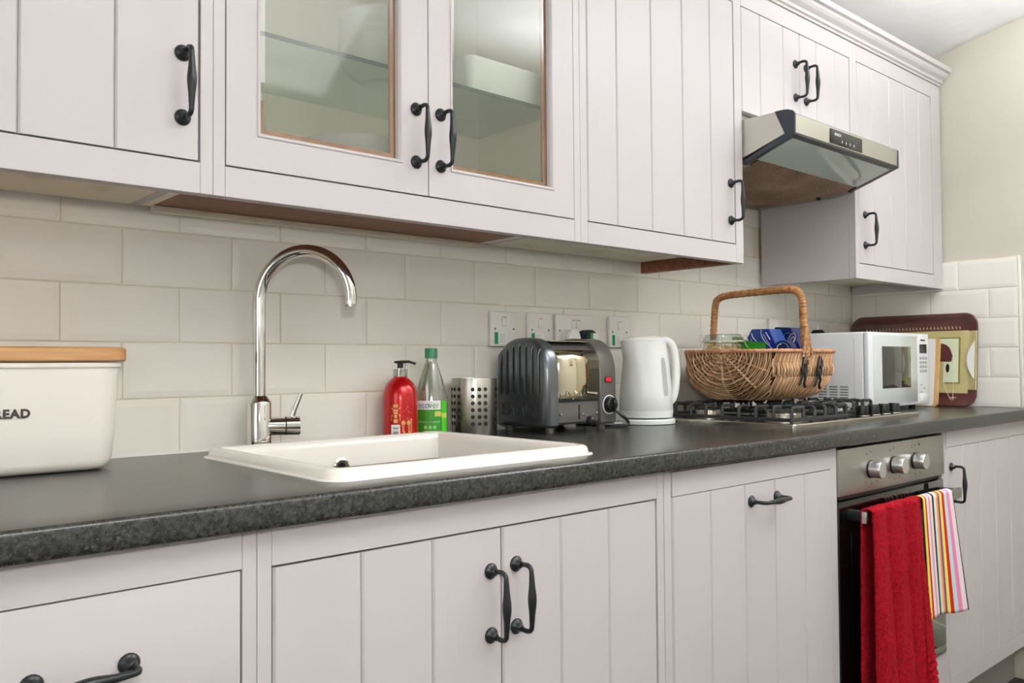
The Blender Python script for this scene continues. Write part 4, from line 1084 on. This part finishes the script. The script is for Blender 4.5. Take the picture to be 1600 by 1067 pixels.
# yellow continues over the end rim
b = NB(); rows = []
for z in (.970, 1.176):
    rows.append([TP(-.434, z, .0062), TP(-.437, z, .0058), TP(-.447, z, .0030), TP(-.463, z, -.0043), TP(-.4665, z, -.0033)])
grid(b, rows); obj('yellow_end', b, YEL, tr, True)
PALE = mat('tray_pale', (222, 226, 196), .25, coat=.3)
inlay('pale_panel', [(-.402, .995), (-.30, .995), (-.30, 1.150), (-.402, 1.150)], .0054, PALE)
DKG = mat('tray_olive_line', (140, 136, 66), .3)
for poly in ([(-.408, .990), (-.402, .990), (-.402, 1.155), (-.408, 1.155)], [(-.402, 1.150), (-.29, 1.150), (-.29, 1.155), (-.402, 1.155)], [(-.402, .990), (-.29, .990), (-.29, .995), (-.402, .995)]):
    inlay('olive_line', poly, .0052, DKG)
dome = [(-.30, 1.068)]+[(-.378, 1.068)]+[(-.338-.044*math.cos(PI*i/14)*(1 if i < 15 else 1), 1.088+.046*math.sin(PI*i/14)) for i in range(0, 12)]+[(-.30, 1.115)]
inlay('maroon_shape', dome, .0046, MAR)
inlay('yellow_block', [(-.352, .960), (-.30, .960), (-.30, 1.067), (-.352, 1.067)], .0044, YEL)
inlay('dark_drop', [(-.366+.006*math.cos(t), 1.045+.016*math.sin(t)) for t in [2*PI*i/12 for i in range(12)]], .0044, BPLAST)
b = NB(); tube(b, [TP(y, z, .0045) for y, z in [(-.355, 1.03), (-.352, 1.00), (-.362, .965), (-.378, .935), (-.386, .93), (-.386, 1.08), (-.372, 1.12)]], .0007, 5); obj('pale_line', b, PAPER, tr)
for i in range(28):
    y = -.405+i*.0125
    inlay('pale_motif', [(y-.003, 1.186), (y, 1.183), (y+.003, 1.189), (y+.001, 1.1955), (y-.001, 1.190)], .0055, mat('motif_beige', (188, 160, 124), .4))
# handle opening: a crescent through which the white wall shows
inlay('handle_opening', [(-.457, 1.007), (-.457, 1.142)]+[(-.456+.024*math.sin(PI*i/12), 1.142-.135*i/12) for i in range(1, 12)], -.0040, mat('opening_white', (230, 230, 226), .3), .0035)
inlay('lower_motif', [(-.40, .941), (-.385, .944), (-.37, .940), (-.385, .938)], .0045, mat('motif_beige', (188, 160, 124), .4))

# ------------------------------------------------------------------ wicker basket on the hob
bk = thing('wicker_basket', 'brown wicker basket with tall handle standing on the hob', 'basket', (1.69, -.23, .961))
BX0, BX1, BY0, BY1 = 1.500, 1.882, -.385, -.075
BZT, BH = 1.1000, .132
RC = .075
def per_pts():
    # path around the rim, starting at the middle of the left end (x = BX0), going towards -y
    P = []; ym = (BY0+BY1)/2
    n = 12
    segs = []
    def arc(cx, cy, a0, a1):
        for i in range(n+1):
            a = a0+(a1-a0)*i/n; P.append((cx+RC*math.cos(a), cy+RC*math.sin(a)))
    P.append((BX0, ym))
    arc(BX0+RC, BY0+RC, PI, 1.5*PI); arc(BX1-RC, BY0+RC, 1.5*PI, 2*PI); arc(BX1-RC, BY1-RC, 0, PI/2); arc(BX0+RC, BY1-RC, PI/2, PI)
    P.append((BX0, ym)); return P
PP = per_pts(); cumL = [0]
for a, c in zip(PP[:-1], PP[1:]): cumL.append(cumL[-1]+math.hypot(c[0]-a[0], c[1]-a[1]))
LT = cumL[-1]; BCX, BCY = (BX0+BX1)/2, (BY0+BY1)/2
import bisect
def S_(a, d, out=0.0):
    """basket surface: a = arc length along the rim, d = depth below the rim; out = outward offset"""
    a = a % LT; k = min(len(PP)-2, max(0, bisect.bisect_right(cumL, a)-1))
    f = (a-cumL[k])/max(1e-9, cumL[k+1]-cumL[k])
    x = PP[k][0]+(PP[k+1][0]-PP[k][0])*f; y = PP[k][1]+(PP[k+1][1]-PP[k][1])*f
    tx_, ty_ = PP[k+1][0]-PP[k][0], PP[k+1][1]-PP[k][1]; n = math.hypot(tx_, ty_) or 1
    nx, ny = -ty_/n, tx_/n
    if nx*(x-BCX)+ny*(y-BCY) < 0: nx, ny = -nx, -ny
    q = min(1, d/BH); ins = .012*q+.050*max(0, (q-.55)/.45)**2
    over = max(0, d-BH)
    ins += over
    z = BZT-min(d, BH)
    sxx = 1-ins/((BX1-BX0)/2); syy = 1-ins/((BY1-BY0)/2)
    return Vector((BCX+(x-BCX)*max(0, sxx)+nx*out, BCY+(y-BCY)*max(0, syy)+ny*out, z))
W1 = mat('willow', (194, 152, 112), .5, noise=(40, (156, 112, 76), .35, .7))
W2 = mat('willow_pale', (226, 196, 160), .45, noise=(40, (200, 160, 120), .35, .7))
W3 = mat('weave_gap_shade', (66, 45, 30), .8)
# dark shell added inside; its colour stands in for shade between strands
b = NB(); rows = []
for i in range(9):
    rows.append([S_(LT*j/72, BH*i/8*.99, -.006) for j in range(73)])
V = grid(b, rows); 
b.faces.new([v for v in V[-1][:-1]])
obj('shade_shell', b, W3, bk, True)
HE = (BY1-BY0)/2      # half length of the end
random.seed(5)
bA, bB = NB(), NB()
RIB = 8
for end in (0, 1):
    a_c = 0.0 if end == 0 else LT/2
    r = .012; i = 0
    while r < .208:
        runs = [[]]; n = 48
        for j in range(n+1):
            ph = PI*j/n
            s = -math.cos(ph)*r; d = math.sin(ph)*r*.90
            o = .0032*math.cos(RIB*ph+(PI if i % 2 else 0))
            if abs(s) < .151 and d < BH+.012: runs[-1].append(S_(a_c+s, .002+d, .001+o))
            elif runs[-1]: runs.append([])
        for pts in runs:
            if len(pts) > 1: tube(bA if i % 3 else bB, pts, .0021+random.uniform(-.0003, .0004), 5, cap=False)
        r += .0058+random.uniform(-.0004, .0004); i += 1
    b = NB()
for end in (0, 1):
    a_c = 0.0 if end == 0 else LT/2
    for q in range(1, RIB):
        ph = PI*q/RIB; b = NB()
        pts = [S_(a_c-math.cos(ph)*r_*1.0, .002+math.sin(ph)*r_*.90, .0015) for r_ in [.006+.143*k/14 for k in range(15)]]
        tube(b, pts, .0028, 6); obj('rib', b, W2 if q in (4, 6) else W1, bk, True)
# side strands: zigzag bands
sa = .150; side_L = LT/2-2*.150
for side in (0, 1):
    base = .150 if side == 0 else LT/2+.150
    i = 0; a = 0
    while a < side_L:
        pts = []; n = 20
        for j in range(n+1):
            d = BH*1.0*j/n; band = d/(BH/4.0); k = int(min(3.999, band)); f = band-k
            if k in (0, 2): zz = .013*(1-f)-.0005
            else: zz = 0
            o = .0035*math.sin(PI*f)*(1 if (k+i) % 2 else .3)*(1 if k in (1, 3) else .3) + (.0035*math.sin(PI*f) if k in (1, 3) else -.0015*math.sin(PI*f))
            pts.append(S_(base+a+zz, .002+d, o))
        tube(bA if i % 3 else bB, pts, .0021+random.uniform(-.0004, .0003), 5, cap=False)
        a += .0056+random.uniform(-.0005, .0005); i += 1
    for k in range(1, 4):
        b = NB(); tube(b, [S_(base+side_L*j/16, BH/4*k, -.001) for j in range(17)], .0025, 6); obj('rib', b, W1, bk, True)
tag(obj('weave', bA, W1, bk, True), kind='stuff'); tag(obj('pale_weave', bB, W2, bk, True), kind='stuff')
# rim wound with willow
b = NB(); rp = [S_(LT*j/240, -.002, .002) for j in range(241)]
rad = [.0052+.0009*math.sin(j*1.9) for j in range(241)]
tube(b, rp, rad, 8, cap=False); obj('rim', b, mat('rim_willow', (206, 152, 112), .5, noise=(60, (176, 122, 84), .4, .6)), bk, True)
# handle: front leg at -y side, back leg at +y side, x ~ 1.675
HXc = 1.672
def hcurve(dx=0, spread=0):
    return [(HXc+dx+spread, BY0+.000, 1.05), (HXc+dx+spread*.8, BY0-.001, 1.095), (HXc+dx+spread*.25, BY0+.002, 1.14), (HXc+dx, BY0+.005, 1.20), (HXc+dx, BY0+.008, 1.245), (HXc+dx, BY0+.022, 1.268), (HXc+dx, BY0+.05, 1.2745), (HXc+dx, BCY, 1.2735), (HXc+dx, BY1-.06, 1.270), (HXc+dx, BY1-.030, 1.262), (HXc+dx, BY1-.018, 1.245), (HXc+dx, BY1-.013, 1.20), (HXc+dx, BY1-.008, 1.13), (HXc+dx, BY1-.004, 1.06)]
b = NB(); hp = spline([tuple(p) for p in hcurve()], 14)
tube(b, hp, [.0105+.0010*math.sin(i*2.2) for i in range(len(hp))], 10); obj('handle', b, mat('handle_willow', (190, 138, 88), .45, noise=(60, (154, 104, 60), .4, .6)), bk, True)
for sp in (-.022, -.008, .008, .022):
    b = NB(); hh = spline([(HXc+sp, BY0-.006, 1.085), (HXc+sp*.9, BY0-.007, 1.105), (HXc+sp*.5, BY0-.006, 1.135), (HXc+sp*.2, BY0-.006, 1.17)], 8)
    tube(b, hh, [.0036+.0010*math.sin(i*1.6) for i in range(len(hh))], 7); obj('handle_strand', b, W1, bk, True)
# two black leather ties on the front side
LEA = mat('black_leather', (26, 30, 32), .4)
for xo, zo in ((1.648, 0), (1.728, -.006)):
    b = NB()
    yb_ = BY0-.0035
    for k in ([(xo+.017, yb_, 1.092+zo), (xo+.008, yb_-.004, 1.082+zo), (xo-.004, yb_-.006, 1.068+zo), (xo-.010, yb_-.005, 1.050+zo), (xo-.006, yb_-.005, 1.036+zo), (xo+.004, yb_-.005, 1.030+zo)],
              [(xo+.017, yb_, 1.092+zo), (xo+.020, yb_-.004, 1.076+zo), (xo+.012, yb_-.006, 1.060+zo), (xo+.000, yb_-.006, 1.046+zo), (xo-.008, yb_-.004, 1.030+zo), (xo-.012, yb_+.000, 1.014+zo), (xo-.015, yb_+.003, 1.008+zo)],
              [(xo-.004, yb_-.006, 1.044+zo), (xo+.006, yb_-.006, 1.030+zo), (xo+.006, yb_-.002, 1.014+zo), (xo+.014, yb_+.002, 1.003+zo), (xo+.020, yb_+.002, 1.006+zo)],
              [(xo+.006, yb_-.006, 1.066+zo), (xo+.010, yb_-.007, 1.052+zo), (xo+.004, yb_-.007, 1.040+zo)]):
        tube(b, spline(k, 6), .0034, 6)
    obj('leather_tie', b, LEA, bk, True)

# contents: jar, tea boxes, packet
jx, jy = 1.575, -.185; jz = .990; JH = .050
jr = thing('clip_top_jar', 'round glass clip-top jar of oats in the left of the basket', 'jar', (jx, jy, jz))
JG = clear_glass('jar_glass', (240, 245, 240), .93, .03)
JR = .056
b = NB(); lathe(b, [(0, jz), (JR-.004, jz), (JR, jz+.006), (JR, jz+JH+.078), (JR-.002, jz+JH+.085), (JR-.005, jz+JH+.089), (JR-.005, jz+JH+.094)], (jx, jy, 0), 36); obj('body', b, JG, jr, True)
b = NB(); lathe(b, [(JR-.006, jz+JH+.0945), (JR-.001, jz+JH+.0945), (JR, jz+JH+.098), (JR-.001, jz+JH+.102), (JR-.004, jz+JH+.103), (JR-.004, jz+JH+.108), (JR-.008, jz+JH+.111), (0, jz+JH+.110)], (jx, jy, 0), 36); obj('lid', b, clear_glass('lid_glass', (232, 238, 232), .86, .04), jr, True)
b = NB(); lathe(b, [(JR-.003, jz+JH+.0905), (JR+.0005, jz+JH+.0905), (JR+.0005, jz+JH+.094), (JR-.003, jz+JH+.094)], (jx, jy, 0), 36); obj('seal', b, mat('rubber_seal', (196, 190, 172), .5), jr, True)
b = NB(); va = math.atan2(CAM.y-jy, CAM.x-jx)
for sg in (-1, 1):
    a = va+sg*PI/2*.96; ux, uy = math.cos(a), math.sin(a)
    tube(b, spline([(jx+ux*(JR-.002), jy+uy*(JR-.002), jz+JH+.088), (jx+ux*(JR+.008), jy+uy*(JR+.008), jz+JH+.094), (jx+ux*(JR+.010), jy+uy*(JR+.010), jz+JH+.106), (jx+ux*(JR+.003), jy+uy*(JR+.003), jz+JH+.108), (jx+ux*(JR+.002), jy+uy*(JR+.002), jz+JH+.094), (jx+ux*(JR+.012), jy+uy*(JR+.012), jz+JH+.072)], 5), .0012, 6)
tube(b, [(jx+(JR+.0008)*math.cos(2*PI*i/36), jy+(JR+.0008)*math.sin(2*PI*i/36), jz+JH+.0885) for i in range(37)], .0011, 6, cap=False)
obj('wire_clip', b, CHROME, jr, True)
b = NB(); random.seed(11)
for i in range(420):
    a = random.uniform(0, 2*PI); rr_ = (JR-.007)*math.sqrt(random.uniform(.35, 1)); z = jz+JH+random.uniform(.052, .086)-.006*random.random()
    c = Vector((jx+rr_*math.cos(a), jy+rr_*math.sin(a), z)); n = Vector((random.uniform(-1, 1), random.uniform(-1, 1), random.uniform(-1, 1))).normalized()
    u_ = n.orthogonal().normalized(); v_ = n.cross(u_); s_ = random.uniform(.0025, .0045)
    vs = [b.verts.new(c+(u_*math.cos(t)+v_*math.sin(t)*.7)*s_+n*(.0008 if k % 2 else 0)) for k, t in enumerate([0, 1.05, 2.1, 3.14, 4.2, 5.2])]; b.faces.new(vs)
lathe(b, [(0, jz+.003), (JR-.006, jz+.003), (JR-.006, jz+JH+.070), (0, jz+JH+.074)], (jx, jy, 0), 24)
tag(obj('oats', b, mat('oat_flakes', (226, 196, 152), .8, noise=(90, (196, 158, 108), .4, .6)), jr), kind='stuff')

BLU = mat('tea_blue', (40, 74, 150), .35); BLU2 = mat('tea_bright_blue', (14, 50, 160), .35); NAVY = mat('tea_navy', (28, 36, 92), .35); ORG = mat('tea_orange', (206, 92, 50), .4); LBL = mat('tea_light_blue', (92, 170, 222), .4)
def face_box(name, label, poly, x0, x1, m):
    o = thing(name, label, 'box', ((x0+x1)/2, poly[0][0], min(p[1] for p in poly)), 'boxes standing in the basket')
    bb = NB(); prism(bb, poly, 'x', x0, x1); obj('carton', bb, m, o)
    return o
def face_patch(o, name, poly, x, m):
    bb = NB(); prism(bb, poly, 'x', x-.0006, x+.0002); return obj(name, bb, m, o)
def face_line(o, pts, x, r, m, name='print_line'):
    bb = NB(); tube(bb, spline([(x, p[0], p[1]) for p in pts], 6), r, 5); return obj(name, bb, m, o, True)
def ell(cy, cz, ry, rz, tilt=0, n=18, a0=0, a1=2*PI):
    return [(cy+ry*math.cos(t)*math.cos(tilt)-rz*math.sin(t)*math.sin(tilt), cz+ry*math.cos(t)*math.sin(tilt)+rz*math.sin(t)*math.cos(tilt)) for t in [a0+(a1-a0)*i/n for i in range(n+1)]]
xa = 1.690
oA = face_box('tea_box', 'mid-blue tea box with white swirls leaning in the middle of the basket', [(-.190, 1.143), (-.206, 1.168), (-.261, 1.167), (-.330, 1.03), (-.245, 1.02)], xa, 1.755, BLU)
face_patch(oA, 'bright_panel', [(-.244, 1.1665), (-.2605, 1.1665), (-.328, 1.034), (-.306, 1.034), (-.276, 1.10)], xa, BLU2)
face_patch(oA, 'light_band', [(-.285, 1.112), (-.293, 1.102), (-.318, 1.052), (-.309, 1.052)], xa-.0004, LBL)
face_line(oA, [(-.236, 1.166), (-.238, 1.148), (-.250, 1.130), (-.268, 1.114), (-.284, 1.095)], xa-.0005, .0008, PAPER)
face_line(oA, [(-.205, 1.156), (-.208, 1.146), (-.214, 1.138), (-.222, 1.132)], xa-.0005, .0013, PAPER)
face_line(oA, [(-.203, 1.139), (-.206, 1.131), (-.213, 1.128), (-.220, 1.131)], xa-.0005, .0007, PAPER)
face_line(oA, [(-.252, 1.158), (-.258, 1.148), (-.266, 1.136)], xa-.0008, .0014, PAPER)
face_line(oA, [(-.243, 1.152), (-.250, 1.143), (-.256, 1.132), (-.265, 1.122)], xa-.0006, .0006, PAPER)
face_line(oA, [(-.230, 1.118), (-.234, 1.110), (-.238, 1.102)], xa-.0005, .0011, PAPER)
for cy_, cz_ in ((-.222, 1.131), (-.269, 1.1315)): face_patch(oA, 'red_mark', ell(cy_, cz_, .0026, .0026)[:-1], xa-.0010, RED)
face_patch(oA, 'orange_mark', ell(-.262, 1.099, .006, .005)[:-1], xa-.0005, ORG)
xb = 1.770
oB = face_box('tea_box', 'navy tea box with orange corner standing nearest the basket handle', [(-.221, 1.155), (-.235, 1.175), (-.283, 1.172), (-.312, 1.118), (-.335, 1.03), (-.240, 1.03)], xb, 1.83, NAVY)
face_patch(oB, 'dark_side', [(-.2215, 1.1545), (-.235, 1.1745), (-.262, 1.14), (-.258, 1.09), (-.240, 1.09)], xb, mat('tea_dark_blue', (20, 30, 84), .35))
face_patch(oB, 'orange_panel', [(-.266, 1.125), (-.306, 1.108), (-.324, 1.06), (-.275, 1.06)], xb, ORG)
face_patch(oB, 'plum_oval', ell(-.288, 1.135, .015, .024, .5)[:-1], xb-.0004, mat('tea_plum', (70, 60, 110), .4))
face_line(oB, ell(-.288, 1.138, .010, .018, .5), xb-.0010, .0008, PAPER, 'oval_emblem')
face_line(oB, ell(-.289, 1.134, .005, .012, .5), xb-.0010, .0009, PAPER, 'oval_emblem')
face_line(oB, [(-.262, 1.135), (-.262, 1.148), (-.270, 1.156), (-.283, 1.155)], xb-.0010, .0007, LBL)
xc = 1.655
oC = face_box('tea_box', 'small dark-blue carton with rounded top, low in front of the other boxes', [(-.352, 1.03), (-.352, 1.10)]+[(-.325-.027*math.cos(PI*i/10), 1.108+.024*math.sin(PI*i/10)) for i in range(11)]+[(-.298, 1.03)], xc, 1.684, NAVY)
face_line(oC, ell(-.325, 1.108, .019, .017), xc-.0005, .0007, LBL, 'oval_emblem')
face_line(oC, [(-.322, 1.122), (-.311, 1.117), (-.311, 1.106), (-.320, 1.102), (-.330, 1.100)], xc-.0008, .0010, PAPER)
# green packet
gp = thing('green_packet', 'shiny green foil packet between the jar and the blue tea box', 'packet', (1.66, -.17, 1.00), None)
b = NB(); rows = []
for i in range(9):
    u = i/8; row = []
    for j in range(9):
        v = j/8; puff = .012*math.sin(PI*u)*math.sin(PI*v)
        row.append((1.660-puff+.002*math.sin(5*v+3*u), -.150-.11*u-.01*v, 1.00+.146*v-.022*u*v+.003*math.sin(9*u)))
    rows.append(row)
for i in range(8, -1, -1):
    u = i/8; row = []
    for j in range(9):
        v = j/8; puff = .012*math.sin(PI*u)*math.sin(PI*v)
        row.append((1.662+puff, -.150-.11*u-.01*v, 1.00+.146*v-.022*u*v+.003*math.sin(9*u)))
    rows.append(row)
grid(b, rows); obj('foil', b, mat('green_foil', (52, 150, 44), .25, metal=.3, noise=(30, (120, 196, 90), .6, .75)), gp, True)

# ------------------------------------------------------------------ picture on the opposite wall (seen as a reflection in the glass)
pf = thing('framed_picture', 'framed grey print on the wall opposite, seen mirrored in the left glass door', 'picture', (1.55, YF+.01, 1.5))
bx('frame', mat('picture_frame', (120, 112, 100), .5), pf, 1.15, 1.85, YF+.0005, YF+.02, 1.35, 2.15, .003)
bx('mount', PAPER, pf, 1.20, 1.80, YF+.0195, YF+.022, 1.40, 2.10)
bx('print', mat('grey_print_picture', (140, 142, 138), .5, noise=(8, (200, 200, 196), .4, .6)), pf, 1.29, 1.71, YF+.0215, YF+.0235, 1.50, 1.72)
bx('print', mat('grey_print_picture', (140, 142, 138), .5, noise=(8, (200, 200, 196), .4, .6)), pf, 1.29, 1.71, YF+.0215, YF+.0235, 1.80, 2.02)
